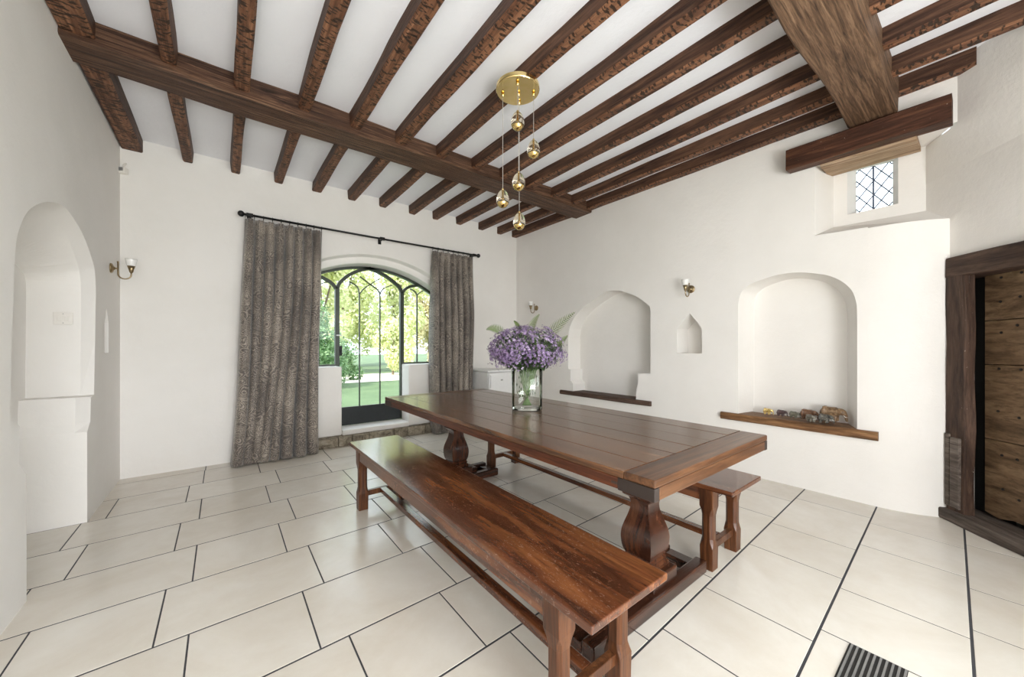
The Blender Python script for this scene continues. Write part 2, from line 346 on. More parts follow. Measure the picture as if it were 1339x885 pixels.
# one measured joint per row and whether the tile right of it is the short one
J=[(0.2,0),(0.5,1),(0.1,1),(0.3,0),(2.60,1),(2.078,1),(1.533,1),(0.99,1),(0.43,1),(-0.115,1),(-0.228,0),(-0.126,1),(-0.667,1),(-0.133,1),(-0.667,1),(-0.14,1),(0.3,0)]
g=0.0034
for k in range(len(rowY)-1):
    y0,y1=rowY[k],rowY[k+1]; x,sh=J[k]; xs=[x]; s=sh
    while xs[-1]<4.6: xs.append(xs[-1]+(0.435 if s else 0.65)); s=1-s
    s=1-sh
    while xs[0]>-1.3: xs.insert(0,xs[0]-(0.435 if s else 0.65)); s=1-s
    for a,b_ in zip(xs,xs[1:]):
        a1,b1=max(a+g,-1.15),min(b_-g,4.4)
        if b1-a1<0.02: continue
        gy=0.0048; yy=[y0+gy+SK*a1,y0+gy+SK*b1,y1-gy+SK*b1,y1-gy+SK*a1]; P=[(a1,yy[0]),(b1,yy[1]),(b1,yy[2]),(a1,yy[3])]
        cx,cy=(a1+b1)/2,sum(yy)/4; zz=random.uniform(-0.0002,0.0002)
        top=[bm.verts.new((px+(cx-px)*0.004,py+(cy-py)*0.006,zz)) for px,py in P]; lo=[bm.verts.new((px,py,-0.0008)) for px,py in P]; bt=[bm.verts.new((px,py,-0.004)) for px,py in P]
        bm.faces.new(top)
        for i in range(4):
            bm.faces.new((lo[i],lo[(i+1)%4],top[(i+1)%4],top[i])); bm.faces.new((bt[i],bt[(i+1)%4],lo[(i+1)%4],lo[i]))
struct(obj('floor',bm,[M['tile'],M['grout']]),'pale cream limestone tile floor with dark grout joints','floor')
# ------------------------------------------------------------------ ceiling
bm=bmesh.new(); poly=[(-1.2,YF-0.1),(XE+0.2,YF-0.1),(4.6,0.2),(4.6,5.4),(-1.2,5.4)]
loft(bm,[[(x,y,ZC) for x,y in poly],[(x,y,ZC+0.12) for x,y in poly]])
struct(obj('ceiling',bm,M['ceil']),'white plaster ceiling between dark oak joists','ceiling')
# ------------------------------------------------------------------ back wall with the arched opening
XM=1.64
def arch(apex,half,k,z0,dx=0,n=16): # segmental arch loop (X,Z) from lower left to lower right
    pts=[(XM-half,z0)]
    for i in range(n+1):
        x=-half+2*half*i/n; pts.append((XM+x,apex-k*x*x))
    pts.append((XM+half,z0)); return pts
bm=bmesh.new(); mpb=lambda a,b_:(a,YB,b_)
A0=arch(2.455,1.00,0.30,0.13)
out=[(XL-0.02,0),(XM-1.0,0)]+A0+[(XM+1.0,0),(XR+0.02,0),(XR+0.02,ZC),(XL-0.02,ZC)]
L=polywall(bm,out,[],mpb); front=L[0][2:2+len(A0)]
r1=stitch(bm,front,[(x,YB+0.09,z) for x,z in arch(2.435,0.985,0.31,0.13)],False)
r2=stitch(bm,r1,[(x,YB+0.10,z) for x,z in arch(2.355,0.95,0.335,0.13)],False)
r3=stitch(bm,r2,[(x,YB+0.42,z) for x,z in arch(2.335,0.94,0.335,0.13)],False)
struct(obj('wall_back',bm,M['wall'],bevel=0.008),'off-white plastered wall holding the arched garden window','wall')
# low walls either side of the doorway of the window
for x0,x1,nm in ((XM-0.99,1.182,'left'),(2.06,XM+0.99,'right')):
    bm=bmesh.new(); box(bm,x0,x1,YB-0.005,YB+0.27,0.125,0.985)
    struct(obj('wall_low_'+nm,bm,M['wall'],bevel=0.015),'low white plastered sill wall on the %s of the garden door'%nm,'wall')
# stone plinth and step
bm=bmesh.new(); random.seed(3); x=XM-1.0
while x<XM+1.0:
    w=min(random.uniform(0.16,0.36),XM+1.02-x); w=max(w,0.05)
    box(bm,x,x+w-0.006,YB-0.065-random.random()*0.02,YB+0.02,0.0,0.11+random.random()*0.02); x+=w
box(bm,XM-1.0,XM+1.0,YB-0.03,YB+0.26,0.0,0.122)
struct(obj('trim_1',bm,M['stone'],bevel=0.01),'rough brown stone plinth under the garden window','plinth')
bm=bmesh.new(); box(bm,1.185,2.057,YB-0.03,YB+0.29,0.123,0.187)
struct(obj('trim_2',bm,M['wall'],bevel=0.012),'white-painted threshold slab below the garden door','threshold')
# ------------------------------------------------------------------ left wall with arched alcove
bm=bmesh.new()
prof=[(2.89,0),(2.89,.62),(2.81,.69),(2.81,.87),(2.71,.915),(2.735,1.35),(2.764,1.675),(2.804,1.795),(2.909,1.915),(3.075,2.004),(3.25,2.062),(3.449,2.094),(3.641,2.065),(3.80,2.02),(3.936,1.955),(4.05,1.88),(4.116,1.807),(4.146,1.653),(4.125,1.3),(4.095,.885),(4.014,.876),(3.995,.70),(3.917,.64),(3.917,0)]
inn=[(2.89,0),(2.89,.62),(2.81,.69),(2.81,.87),(2.71,.915),(2.735,1.35),(2.764,1.675),(2.82,1.79),(2.92,1.89),(3.08,1.975),(3.25,2.03),(3.44,2.06),(3.62,2.035),(3.77,1.98),(3.88,1.915),(3.98,1.84),(4.045,1.775),(4.075,1.64),(4.068,1.3),(4.06,.887),(3.95,.885),(3.935,.70),(3.917,.64),(3.917,0)]
def smooth_loop(L,a,b_,n=5):
    P=[Vector(p) for p in L]; out=[tuple(p) for p in L[:a]]
    for i in range(a,b_):
        p0,p1,p2,p3=P[i-1],P[i],P[i+1],P[min(i+2,len(P)-1)]
        for k in range(n):
            t=k/n; out.append(tuple(0.5*((2*p1)+(p2-p0)*t+(2*p0-5*p1+4*p2-p3)*t*t+(3*p1-p0-3*p2+p3)*t**3)))
    return out+[tuple(p) for p in L[b_:]]
prof=smooth_loop(prof,6,17); inn=smooth_loop(inn,6,17)
bk=[(y,z if z<1.7 else 1.70+(z-1.70)*0.42) for y,z in inn]
mpl=lambda a,b_:(XL,a,b_)
niche=[(4.405,1.19),(4.405,1.44),(4.472,1.56),(4.54,1.44),(4.54,1.19)]
out=[(YF,0)]+prof+[(YB+0.02,0),(YB+0.02,ZC),(YF,ZC)]
L=polywall(bm,out,[niche],mpl); fr=L[0][1:1+len(prof)]
r1=stitch(bm,fr,[(-0.816,y,z) for y,z in inn],False)
r2=stitch(bm,r1,[(-1.067,y,z) for y,z in bk],False); bm.edges.new((r2[0],r2[-1])); capfill(bm,r2)
rr=stitch(bm,L[1],[(XL-0.12,y,z) for y,z in niche]); capfill(bm,rr)
struct(obj('wall_left',bm,M['wall'],bevel=0.007),'white plastered wall with a deep arched alcove','wall')
# ------------------------------------------------------------------ right wall with niches
bm=bmesh.new(); mpr=lambda a,b_:(XR,a,b_)
n1=[(3.675,.578),(3.675,.70),(3.72,.745),(3.72,.905),(3.765,.91),(3.765,1.362),(3.74,1.50),(3.66,1.64),(3.515,1.765),(3.30,1.88),(3.077,1.967),(2.90,1.96),(2.76,1.915),(2.63,1.855),(2.546,1.80),(2.47,1.73),(2.438,1.64),(2.438,.925),(2.605,.91),(2.605,.78),(2.63,.72),(2.635,.578)]
n2=[(1.492,.565),(1.492,1.54),(1.492,1.642),(1.472,1.753),(1.43,1.81),(1.359,1.852),(1.203,1.893),(1.09,1.902),(0.98,1.893),(0.843,1.855),(0.77,1.82),(0.70,1.76),(0.65,1.682),(0.625,1.568),(0.623,1.45),(0.623,.565)]
n1=smooth_loop(n1,6,16); n2=smooth_loop(n2,2,13)
n3=[(2.115,1.166),(2.115,1.438),(1.969,1.603),(1.839,1.43),(1.839,1.168)]
wr=[(0.894,2.195),(0.894,2.80),(0.24,2.80),(0.24,2.172)]
out=[(YB+0.02,0),(0.37,0),(0.24,2.15),(0.24,2.172),(0.24,2.80),(0.20,2.80),(0.20,ZC),(YB+0.02,ZC)]
out=[(YB+0.02,0),(0.56,0),(0.56,2.184),(0.894,2.195),(0.894,2.80),(0.11,2.80),(0.11,ZC),(YB+0.02,ZC)]
L=polywall(bm,out,[n1,n2,n3],mpr)
b1=[(y-0.01,z-0.005 if z>0.6 else z) for y,z in n1]; r=stitch(bm,L[1],[(XR+0.245,y,z) for y,z in b1]); capfill(bm,r)
def sh2(y,z): 
    u=(y-0.623)/(1.492-0.623); return (0.724+u*(1.443-0.724), z-0.02 if z>1.5 else z)
r=stitch(bm,L[2],[(XR+0.25,)+sh2(y,z) for y,z in n2]); capfill(bm,r)
r=stitch(bm,L[3],[(XR+0.22,y-0.015,z) for y,z in n3]); capfill(bm,r)
# curve round to the door wall below the window recess
def quad(*p): return bm.faces.new([bm.verts.new(q) for q in p])
Kx,Ky=K.x,K.y
ye=0.276; xe=4.30
bend=[(XR,0.56),(4.003,0.50),(4.012,0.43),(4.03,0.36),(4.057,0.29),(4.10,0.22),(Kx,Ky)]
cv=[[bm.verts.new((x,y,z)) for x,y in bend] for z in (0,1.0,2.176)]
for r0,r1_ in zip(cv,cv[1:]):
    for i in range(len(bend)-1): bm.faces.new((r0[i],r0[i+1],r1_[i+1],r1_[i])).smooth=True
# window recess: sloping sill, splayed left reveal, back with the window hole
bm.faces.new([bm.verts.new((XR,0.894,2.195))]+[bm.verts.new((x,y,2.176)) for x,y in bend]+[bm.verts.new((xe,ye-0.01,2.298)),bm.verts.new((xe,0.826,2.31))])
quad((XR,0.894,2.195),(XR,0.894,2.80),(xe,0.826,2.80),(xe,0.826,2.31))
quad((XR,0.894,2.80),(XR,0.11,2.80),(xe,ye-0.01,2.80),(xe,0.826,2.80))
p0,p1,p2,p3,p4,p5=[bm.verts.new(q) for q in (dw(-0.19,2.50),(XR,0.11,2.79),(XR,0.11,ZC),dw(0.75,ZC),dw(0.62,2.55),dw(-0.19,2.80))]
bm.faces.new((p0,p1,p4)).smooth=True; bm.faces.new((p1,p2,p3,p4)).smooth=True; bm.faces.new((p0,p5,p1)).smooth=True
wh=[(0.735,2.395),(0.735,2.80-0.02),(0.425,2.78),(0.425,2.40)]
L2=polywall(bm,[(0.826,2.31),(0.826,2.80),(ye-0.01,2.80),(ye-0.01,2.298)],[wh],lambda a,b_:(xe,a,b_))
stitch(bm,L2[1],[(xe+0.17,y,z) for y,z in [(0.70,2.43),(0.70,2.815),(0.475,2.81),(0.475,2.435)]])
struct(obj('wall_right',bm,M['wall'],bevel=0.008),'cream plastered wall with two arched recesses and a small pointed niche','wall')
# ------------------------------------------------------------------ door wall
bm=bmesh.new()
t_l,t_r,zt=0.135,1.13,1.745
def quad(*p): return bm.faces.new([bm.verts.new(q) for q in p])
out=[(-0.20,2.82),(-0.20,2.28),(0,2.172),(0,0),(t_l,0),(t_l,zt),(t_r,zt),(t_r,0),(TE+0.02,0),(TE+0.02,ZC),(0.0,ZC),(0.0,2.82)]
fill_hole=[(1.75,.9),(1.75,2.3),(2.85,2.3),(2.85,.9)]  # invented opening, cut for the added side fill lamp
L=polywall(bm,out,[fill_hole],lambda a,b_:dw(a,b_))
quad(*[dw(*q) for q in ((t_l,0,-0.03),(t_l,zt,-0.03),(-0.06,zt,-0.03),(-0.06,0,-0.03))]); quad(*[dw(*q) for q in ((-0.06,0,-0.03),(-0.06,zt,-0.03),(-0.06,zt,-0.5),(-0.06,0,-0.5))])
quad(*[dw(*q) for q in ((-0.06,0,-0.5),(t_r,0,-0.5),(t_r,zt+0.05,-0.5),(-0.06,zt+0.05,-0.5))]); quad(*[dw(*q) for q in ((t_r,0,0),(t_r,0,-0.5),(t_r,zt+0.05,-0.5),(t_r,zt+0.05,0))]); quad(*[dw(*q) for q in ((-0.06,zt,0),(t_r,zt,0),(t_r,zt,-0.5),(-0.06,zt,-0.5))]); quad(*[dw(*q) for q in ((-0.06,0.0,0),(t_r,0.0,0),(t_r,0.0,-0.5),(-0.06,0.0,-0.5))])
stitch(bm,L[1],[dw(a,b_,-0.2) for a,b_ in fill_hole])
struct(obj('wall_right_angled',bm,M['wall'],bevel=0.006),'white plastered wall turning in at the right around the plank door','wall')
# front wall behind the camera, with a window opening that lets the daylight in
bm=bmesh.new()
L=polywall(bm,[(XL,0),(XE,0),(XE,ZC),(XL,ZC)],[[(-0.6,.4),(-0.6,2.4),(1.3,2.4),(1.3,.4)]],lambda a,b_:(a,YF,b_))
stitch(bm,L[1],[(x,YF-0.25,z) for x,z in [(-0.6,.4),(-0.6,2.4),(1.3,2.4),(1.3,.4)]])
struct(obj('wall_front',bm,M['wall']),'plastered wall with a wide window, facing the garden window','wall')

# ------------------------------------------------------------------ ceiling timbers
CY0,CY1=3.32,3.62
o=obj('cross_beam',timber(XL-0.01,XR,CY0,CY1,3.075,ZC+0.01,'X',3,0.014),M['cross'])
tag(o,'long dark oak cross beam running from left wall to right wall beneath the joists','beam')
o=obj('main_beam',timber(XL,3.90,0.385,0.66,2.955,ZC+0.01,'X',9,0.012),M['big'])
tag(o,'massive light brown oak beam at top right, resting on a dark bearer','beam')
jx=[(-0.745,-0.605),(-0.315,-0.235),(0.07,0.15),(0.465,0.548),(0.85,0.945),(1.25,1.345),(1.65,1.735),(2.06,2.15),(2.42,2.51),(2.81,2.90),(3.22,3.31),(3.59,3.675),(3.90,4.0)]
ordn=['first joist, tight against the left wall','second joist from the left wall','third joist from the left wall','fourth joist from the left wall','fifth joist from the left wall','sixth joist from the left wall','seventh joist from the left wall, above the gold ceiling plate','eighth joist from the left wall','fifth joist from the right wall','fourth joist from the right wall','third joist from the right wall','second joist from the right wall','last joist, tight against the right wall']
for i,(a,b_) in enumerate(jx):
    g1='joists between cross beam and main beam'; g2='short joists between cross beam and back wall'
    zb=3.11 if i not in (0,) else 3.10
    o=obj('ceiling_joist',timber(a,b_,0.64,CY0+0.02,zb,ZC+0.01,'Y',i*3+1,0.007),M['joist'])
    tag(o,'long hacked oak joist, '+ordn[i],'ceiling joist',g1)
    o=obj('ceiling_joist',timber(a,b_,CY1-0.02,YB+0.015,zb,ZC+0.01,'Y',i*3+2,0.005),M['joist'])
    tag(o,'short back-wall joist, '+ordn[i],'ceiling joist',g2)
    if a>1.9:
        ye_=max(YF, K.y-(K.x-b_)*0.665/0.747)
        if ye_<0.3:
            o=obj('ceiling_joist',timber(a,b_ if i<12 else 4.0,ye_+ (0.0 if i<12 else 0.02),0.40,zb,ZC+0.01,'Y',i*3+40,0.006),M['joist'])
            tag(o,'joist right of massive beam, '+ordn[i],'ceiling joist','joists on the near side of the massive beam')
o=obj('bearer',timber(3.85,3.992,0.13,1.06,2.775,2.95,'Y',77,0.006),M['corbel']); tag(o,'dark oak bearer under the end of the massive beam, above the small leaded window','timber bearer')
o=obj('window_lintel',timber(3.97,4.29,0.30,0.85,2.76,2.80,'Y',78,0.003),M['lintel']); tag(o,'pale brown timber lintel over the small leaded window recess','lintel')

# ------------------------------------------------------------------ arched garden window
w1=bpy.data.objects.new('window_1',None); C.objects.link(w1); w1.location=(XM,5.27,0.187); struct(w1,'arched garden window with gothic tracery in dark steel frame','window')
def ribbon(pts,w,d,y=5.27,n=None):
    bm=bmesh.new(); pts=[Vector((p[0],0,p[1])) for p in pts]; rings=[]
    for i,p in enumerate(pts):
        t=(pts[min(i+1,len(pts)-1)]-pts[max(i-1,0)]).normalized(); nn=Vector((-t.z,0,t.x))
        rings.append([(p.x+nn.x*s*w/2-XM, y+e*d/2-5.27, p.z+nn.z*s*w/2-0.187) for s,e in ((-1,-1),(1,-1),(1,1),(-1,1))])
    loft(bm,rings); return bm
def smooth_pts(pts,n=5):
    P=[Vector(p) for p in pts]; out=[]
    for i in range(len(P)-1):
        p0=P[max(i-1,0)];p1=P[i];p2=P[i+1];p3=P[min(i+2,len(P)-1)]
        for k in range(n):
            t=k/n; out.append(0.5*((2*p1)+(p2-p0)*t+(2*p0-5*p1+4*p2-p3)*t*t+(3*p1-p0-3*p2+p3)*t**3))
    out.append(P[-1]); return [tuple(q) for q in out]
mir=lambda pts:[(2*XM-x,z) for x,z in pts]
obj('outer_frame',ribbon([(XM-0.93+1.86*i/20,2.325-0.335*(-0.93+1.86*i/20)**2) for i in range(21)],0.03,0.05),M['steel'],w1)
ml=1.19;mr=2.068
obj('mullion',ribbon([(ml,0.19),(ml,2.0)],0.052,0.06),M['steel'],w1); obj('mullion',ribbon([(mr,0.19),(mr,2.02)],0.052,0.06),M['steel'],w1)
ogL=[(1.19,1.985),(1.205,2.05),(1.245,2.112),(1.345,2.205),(1.475,2.28),(1.62,2.325)]; ogR=[(2.068,2.0),(2.055,2.06),(2.018,2.12),(1.88,2.218),(1.74,2.285),(1.612,2.323)]
for p in (ogL,ogR): obj('tracery_arch',ribbon(smooth_pts(p),0.042,0.05),M['steel'],w1)
sl_=[(1.19,1.985),(1.145,2.049),(1.10,2.087),(1.015,2.13),(0.95,2.145)]; sr_=[(2.068,2.0),(2.085,2.04),(2.122,2.085),(2.211,2.135),(2.32,2.16)]
for p in (sl_,sr_): obj('tracery_arch',ribbon(smooth_pts(p),0.038,0.05),M['steel'],w1)
for xx,zz in ((1.475,1.957),(1.753,1.98),(2.308,2.013),(XM*2-2.308,2.0)):
    obj('glazing_bar',ribbon([(xx,0.43 if 1.2<xx<2 else 0.99),(xx,zz)],0.013,0.03),M['steel'],w1)
for p in ([(1.475,1.957),(1.456,2.04),(1.408,2.083),(1.342,2.115)],[(1.475,1.957),(1.529,2.032),(1.619,2.105),(1.747,2.198)],[(1.753,1.98),(1.725,2.036),(1.619,2.105),(1.481,2.197)],[(1.753,1.98),(1.797,2.058),(1.871,2.101),(1.93,2.12)],[(2.308,2.013),(2.275,2.065),(2.205,2.095)],[(2.308,2.013),(2.357,2.06),(2.407,2.085)],mir([(2.308,2.0),(2.275,2.05),(2.205,2.08)]),mir([(2.308,2.0),(2.357,2.05),(2.407,2.07)])):
    obj('glazing_curve',ribbon(smooth_pts(p),0.012,0.028),M['steel'],w1)
for x0,x1 in ((XM-0.93,ml),(mr,XM+0.93)): obj('sill_rail',ribbon([(x0,0.995),(x1,0.995)],0.022,0.05),M['steel'],w1)
obj('kick_panel',ribbon([(ml+0.02,0.31),(mr-0.02,0.31)],0.24,0.045),M['kick'],w1)
bm=bmesh.new()
vs=[bm.verts.new((x-XM,0.0,z-0.187)) for x,z in [(ml,0.19),(mr,0.19),(mr,1.0),(XM+0.94,1.0)]+[(XM+0.94-1.88*i/14,2.33-0.335*(0.94-1.88*i/14)**2) for i in range(15)]+[(XM-0.94,1.0),(ml,1.0)]]
bm.faces.new(vs); obj('pane',bm,M['pane'],w1)
bm=bmesh.new(); box(bm,1.213-XM,1.243-XM,-0.05,-0.02,1.12-0.187,1.25-0.187); tube(bm,[(1.228-XM,-0.04,1.0),(1.228-XM,-0.075,1.0),(1.228-XM,-0.078,0.98)],0.007)
obj('door_handle',bm,M['iron'],w1)
bm=bmesh.new(); tube(bm,[(1.19-XM,-0.03,1.20),(1.19-XM,-0.065,1.20)],0.008); tube(bm,[(1.17-XM,-0.065,1.20),(1.235-XM,-0.065,1.20)],0.008)
obj('window_catch',bm,M['white'],w1)
# ------------------------------------------------------------------ small leaded window
w2=bpy.data.objects.new('window_2',None); C.objects.link(w2); w2.location=(4.46,0.588,2.44); struct(w2,'small leaded diamond-pane window high on the right','window')
bm=bmesh.new(); vs=[bm.verts.new((0,y-0.588,z-2.44)) for y,z in [(0.71,2.42),(0.71,2.83),(0.465,2.83),(0.465,2.42)]]; bm.faces.new(vs); obj('pane',bm,M['pane'],w2)
bm=bmesh.new(); Yc=0.588
for k in range(-6,8):
    for sgn in (1,-1):
        pts=[]
        for u in (0,1):
            pass
        # diagonal line z = 2.44+.. clipped to the pane
        s=1.35*sgn; z_at=lambda y:2.44+0.125*k+s*(y-Yc)
        ys=[0.475,0.70]; y0,y1=ys; 
        def clip(y): return y
        pa=[(y,z_at(y)) for y in (y0,y1)]
        (ya,za),(yb,zb)=pa
        def cl(ya,za,yb,zb):
            lo,hi=2.435,2.815
            if (za<lo and zb<lo) or (za>hi and zb>hi): return None
            def at(z): return ya+(yb-ya)*(z-za)/(zb-za)
            P=[(ya,za),(yb,zb)]; Q=[]
            for (y,z) in P:
                if z<lo: Q.append((at(lo),lo))
                elif z>hi: Q.append((at(hi),hi))
                else: Q.append((y,z))
            return Q
        q=cl(ya,za,yb,zb)
        if q: tube(bm,[(-0.003*sgn,q[0][0]-0.588,q[0][1]-2.44),(-0.003*sgn,q[1][0]-0.588,q[1][1]-2.44)],0.0048,6)
obj('lead_lattice',bm,M['lead'],w2)
bm=bmesh.new(); tube(bm,[(-0.02,0,-0.01),(-0.02,0,0.375)],0.006,8); obj('saddle_bar',bm,M['lead'],w2)

# ------------------------------------------------------------------ plank door
d1=bpy.data.objects.new('door_1',None); C.objects.link(d1); d1.location=dw(0.62,0,-0.1); ang=math.atan2(DT.y,DT.x); d1.rotation_euler=(0,0,ang)
struct(d1,'old studded oak plank door in a heavy dark timber frame','door')
# local frame: +x along DT, y axis = rotated; inward normal sign
ly=Vector((-math.sin(ang),math.cos(ang))); SG=1 if ly.dot(DN)>0 else -1
def dbox(bm,t0,t1,o0,o1,z0,z1): box(bm,t0-0.62,t1-0.62,SG*(o0+0.1),SG*(o1+0.1),z0,z1)
def dtimber(t0,t1,o0,o1,z0,z1,axis,seed,jit=0.008):
    # rough timber in door space
    bm=bmesh.new(); n=14; rings=[]
    for i in range(n+1):
        s=i/n; ring=[]
        for j,(u,v) in enumerate(((0,0),(1,0),(1,1),(0,1))):
            d1_=noise.noise(Vector((s*4,seed+j*2.7,1)))*jit*2; d2_=noise.noise(Vector((s*4,seed+j*1.7,5)))*jit
            if axis=='Z': p=(t0+(t1-t0)*u+d1_,o0+(o1-o0)*v+d2_,z0+(z1-z0)*s)
            else: p=(t0+(t1-t0)*s,o0+(o1-o0)*u+d2_,z0+(z1-z0)*v+d1_)
            ring.append((p[0]-0.62,SG*(p[1]+0.1),p[2]))
        rings.append(ring)
    loft(bm,rings); return bm
obj('frame_post',dtimber(0.006,0.138,-0.035,0.03,0.06,1.745,'Z',2,0.006),M['frame'],d1,bevel=0.006)
obj('frame_post',dtimber(1.10,1.24,-0.16,0.03,0.10,1.735,'Z',6),M['frame'],d1,bevel=0.006)
obj('frame_lintel',dtimber(0.004,1.25,-0.16,0.035,1.735,1.885,'X',11,0.006),M['frameH'],d1,bevel=0.008)
bm=bmesh.new(); dbox(bm,0.008,0.042,0.0,0.042,0.10,0.62); dbox(bm,0.05,0.115,0.02,0.045,0.10,0.60)
obj('patch_strip',bm,M['thr'],d1,bevel=0.006)
obj('threshold_beam',dtimber(-0.02,1.4,-0.17,0.07,0.0,0.075,'X',23,0.006),M['thr'],d1,bevel=0.01)
bm=bmesh.new(); dbox(bm,0.102,1.12,-0.185,-0.166,0.13,1.75); obj('leak_backing',bm,M['foot'],d1)  # unseen backing added to stop light leaking through the leaf seams
bm=bmesh.new(); dbox(bm,-0.055,0.101,-0.30,-0.19,0.0,1.75); dbox(bm,-0.055,-0.04,-0.19,-0.04,0,1.75); obj('gap_shade',bm,M['dark'],d1)  # near-black boxes stand in for the shade inside the door gap
bm=bmesh.new(); zs=[0.10,0.61,1.12,1.42,1.76]
for a,b_ in zip(zs,zs[1:]):
    rings=[]
    for i in range(13):
        t=0.099+ (1.12-0.099)*i/12; zlo=a+0.003+(0.018*math.sin(t*23)+0.012*math.sin(t*51) if a==0.10 else 0.02*(t-0.1)); zhi=b_-0.0015+(0.02*(t-0.1) if b_<1.7 else 0)
        rings.append([(t-0.62,SG*(o_+0.1),z) for o_,z in ((-0.165,zlo),(-0.12,zlo),(-0.12,zhi),(-0.165,zhi))])
    loft(bm,rings)
leaf=obj('door_leaf',bm,M['leaf_door'],d1,bevel=0.003)
random.seed(5)
for z in (1.69,1.56,1.36,1.07,0.80,0.50,0.27):
    for t in (0.20,0.31,0.47,0.62,0.80,0.95):
        bm=bmesh.new(); lathe(bm,[(0.009,0),(0.008,0.004),(0.004,0.007)],8); 
        o=obj('nail',bm,M['nail'],leaf,smooth=False); o.location=(t-0.62+random.uniform(-.015,.015),SG*(-0.119+0.1),z+random.uniform(-.03,.03)); o.rotation_euler=(-PI/2*SG,0,0)
# ------------------------------------------------------------------ niche shelves
o=obj('niche_shelf',timber(3.965,XR+0.23,2.424,3.905,0.535,0.592,'Y',31,0.006),M['shelfd']); tag(o,'weathered dark timber shelf in the arched niche behind the vase','shelf')
o=obj('niche_shelf',timber(3.965,XR+0.24,0.50,1.643,0.515,0.583,'Y',35,0.004),M['shelf']); tag(o,'warm brown timber shelf carrying the row of carved elephants','shelf')

# ------------------------------------------------------------------ dining table
T=thing('dining_table','long polished oak refectory table with two vase-shaped pedestals','table',(1.667,1.99,0))
tx,ty=1.667,1.99; X0,X1,Y0,Y1=1.142-tx,2.19-tx,0.68-ty,3.30-ty; ZT=0.795; zb=ZT-0.028
bm=bmesh.new(); e=0.125; cols=[X0,X0+0.155,X0+0.36,X0+0.53,X0+0.70,X0+0.89,X1]
for a,b_ in zip(cols,cols[1:]): box(bm,a+0.0008,b_-0.0008,Y0+e,Y1-e,zb,ZT+random.uniform(-.0006,.0006))
obj('tabletop',bm,M['table'],T,bevel=0.002)
for a,b_ in ((Y0,Y0+e-0.001),(Y1-e+0.001,Y1)):
    bm=bmesh.new(); box(bm,X0,X1,a,b_,zb,ZT); obj('breadboard_end',bm,M['tableX'],T,bevel=0.006)
for a,b_ in ((X0+0.001,X0+0.04),(X1-0.04,X1-0.001)):
    bm=bmesh.new(); box(bm,a,b_,Y0+0.15,Y1-0.15,ZT-0.072,zb-0.0005); obj('apron_rail',bm,M['tside'],T,bevel=0.004)
for a,b_ in ((Y0+0.001,Y0+0.04),(Y1-0.04,Y1-0.001)):
    bm=bmesh.new(); box(bm,X0+0.0315,X1-0.0315,a,b_,ZT-0.074,zb-0.0005); obj('apron_rail',bm,M['tableX'],T,bevel=0.004)
for sx in (0,1):
    for sy in (0,1):
        bm=bmesh.new(); x=(X0+0.0005,X0+0.031) if sx==0 else (X1-0.031,X1-0.0005); y=(Y0+0.0005,Y0+0.15) if sy==0 else (Y1-0.15,Y1-0.0005)
        box(bm,x[0],x[1],y[0],y[1],ZT-0.075,zb-0.0005); yy=y[1] if sy==0 else y[0]; s_=1 if sy==0 else -1
        box(bm,x[0],x[1],min(yy,yy+s_*0.03),max(yy,yy+s_*0.03),ZT-0.058,ZT-0.044)
        obj('corner_block',bm,M['block'],T,bevel=0.003)
pedY=(1.075-ty,3.03-ty)
def sq(bm,prof,cx,cy,ch=0.0):
    rings=[]
    for h,z in prof:
        c=h*ch; rings.append([(cx+x,cy+y,z) for x,y in ((-h,-h),(h,-h),(h,h),(-h,h))])
    loft(bm,rings)
for k,py in enumerate(pedY):
    px=0.045
    bm=bmesh.new(); prof=[(0.080,0.135),(0.084,0.142),(0.084,0.156),(0.072,0.166),(0.078,0.176),(0.068,0.19)]
    for i in range(15):
        u=i/14; z=0.19+u*0.29; h=0.0675+0.0275*math.sin(u*PI*1.42+0.25)*(1 if u<0.63 else 1.0)
        h={True:h}[True]; prof.append((h,z))
    # vase: belly low, waist high
    prof=prof[:6]
    for u,h in ((0,0.070),(0.08,0.079),(0.18,0.084),(0.30,0.086),(0.42,0.082),(0.54,0.073),(0.66,0.062),(0.78,0.053),(0.88,0.050),(0.95,0.053),(1.0,0.060)): prof.append((h,0.19+u*0.285))
    prof+=[(0.074,0.483),(0.080,0.490),(0.080,0.505),(0.066,0.512),(0.066,0.60)]
    body=smooth_loop([(0,h,z) for h,z in prof],6,16,3); sq(bm,[(q[1],q[2]) for q in body],px,py); obj('pedestal',bm,M['ped'],T,smooth='auto')
    bm=bmesh.new(); box(bm,px-0.11,px+0.11,py-0.05,py+0.05,0.60,ZT-0.0285); obj('bearer_rail',bm,M['foot'],T,bevel=0.01)
    bm=bmesh.new()
    for s_ in (-1,1): box(bm,-0.53,0.435,py+s_*0.105-0.032,py+s_*0.105+0.032,0.0,0.068)
    box(bm,-0.53,-0.43,py-0.075,py+0.075,0.0,0.05); box(bm,0.35,0.43,py-0.075,py+0.075,0.0,0.05)
    box(bm,-0.30,0.25,py-0.073,py+0.073,0.0,0.04)
    obj('sled_foot',bm,M['foot'],T,bevel=0.01)
    bm=bmesh.new(); box(bm,px-0.11,px+0.11,py-0.115,py+0.115,0.068,0.136)
    box(bm,px-0.19,px+0.19,py-0.07,py+0.07,0.04,0.10)
    obj('plinth_block',bm,M['foot'],T,bevel=0.008)
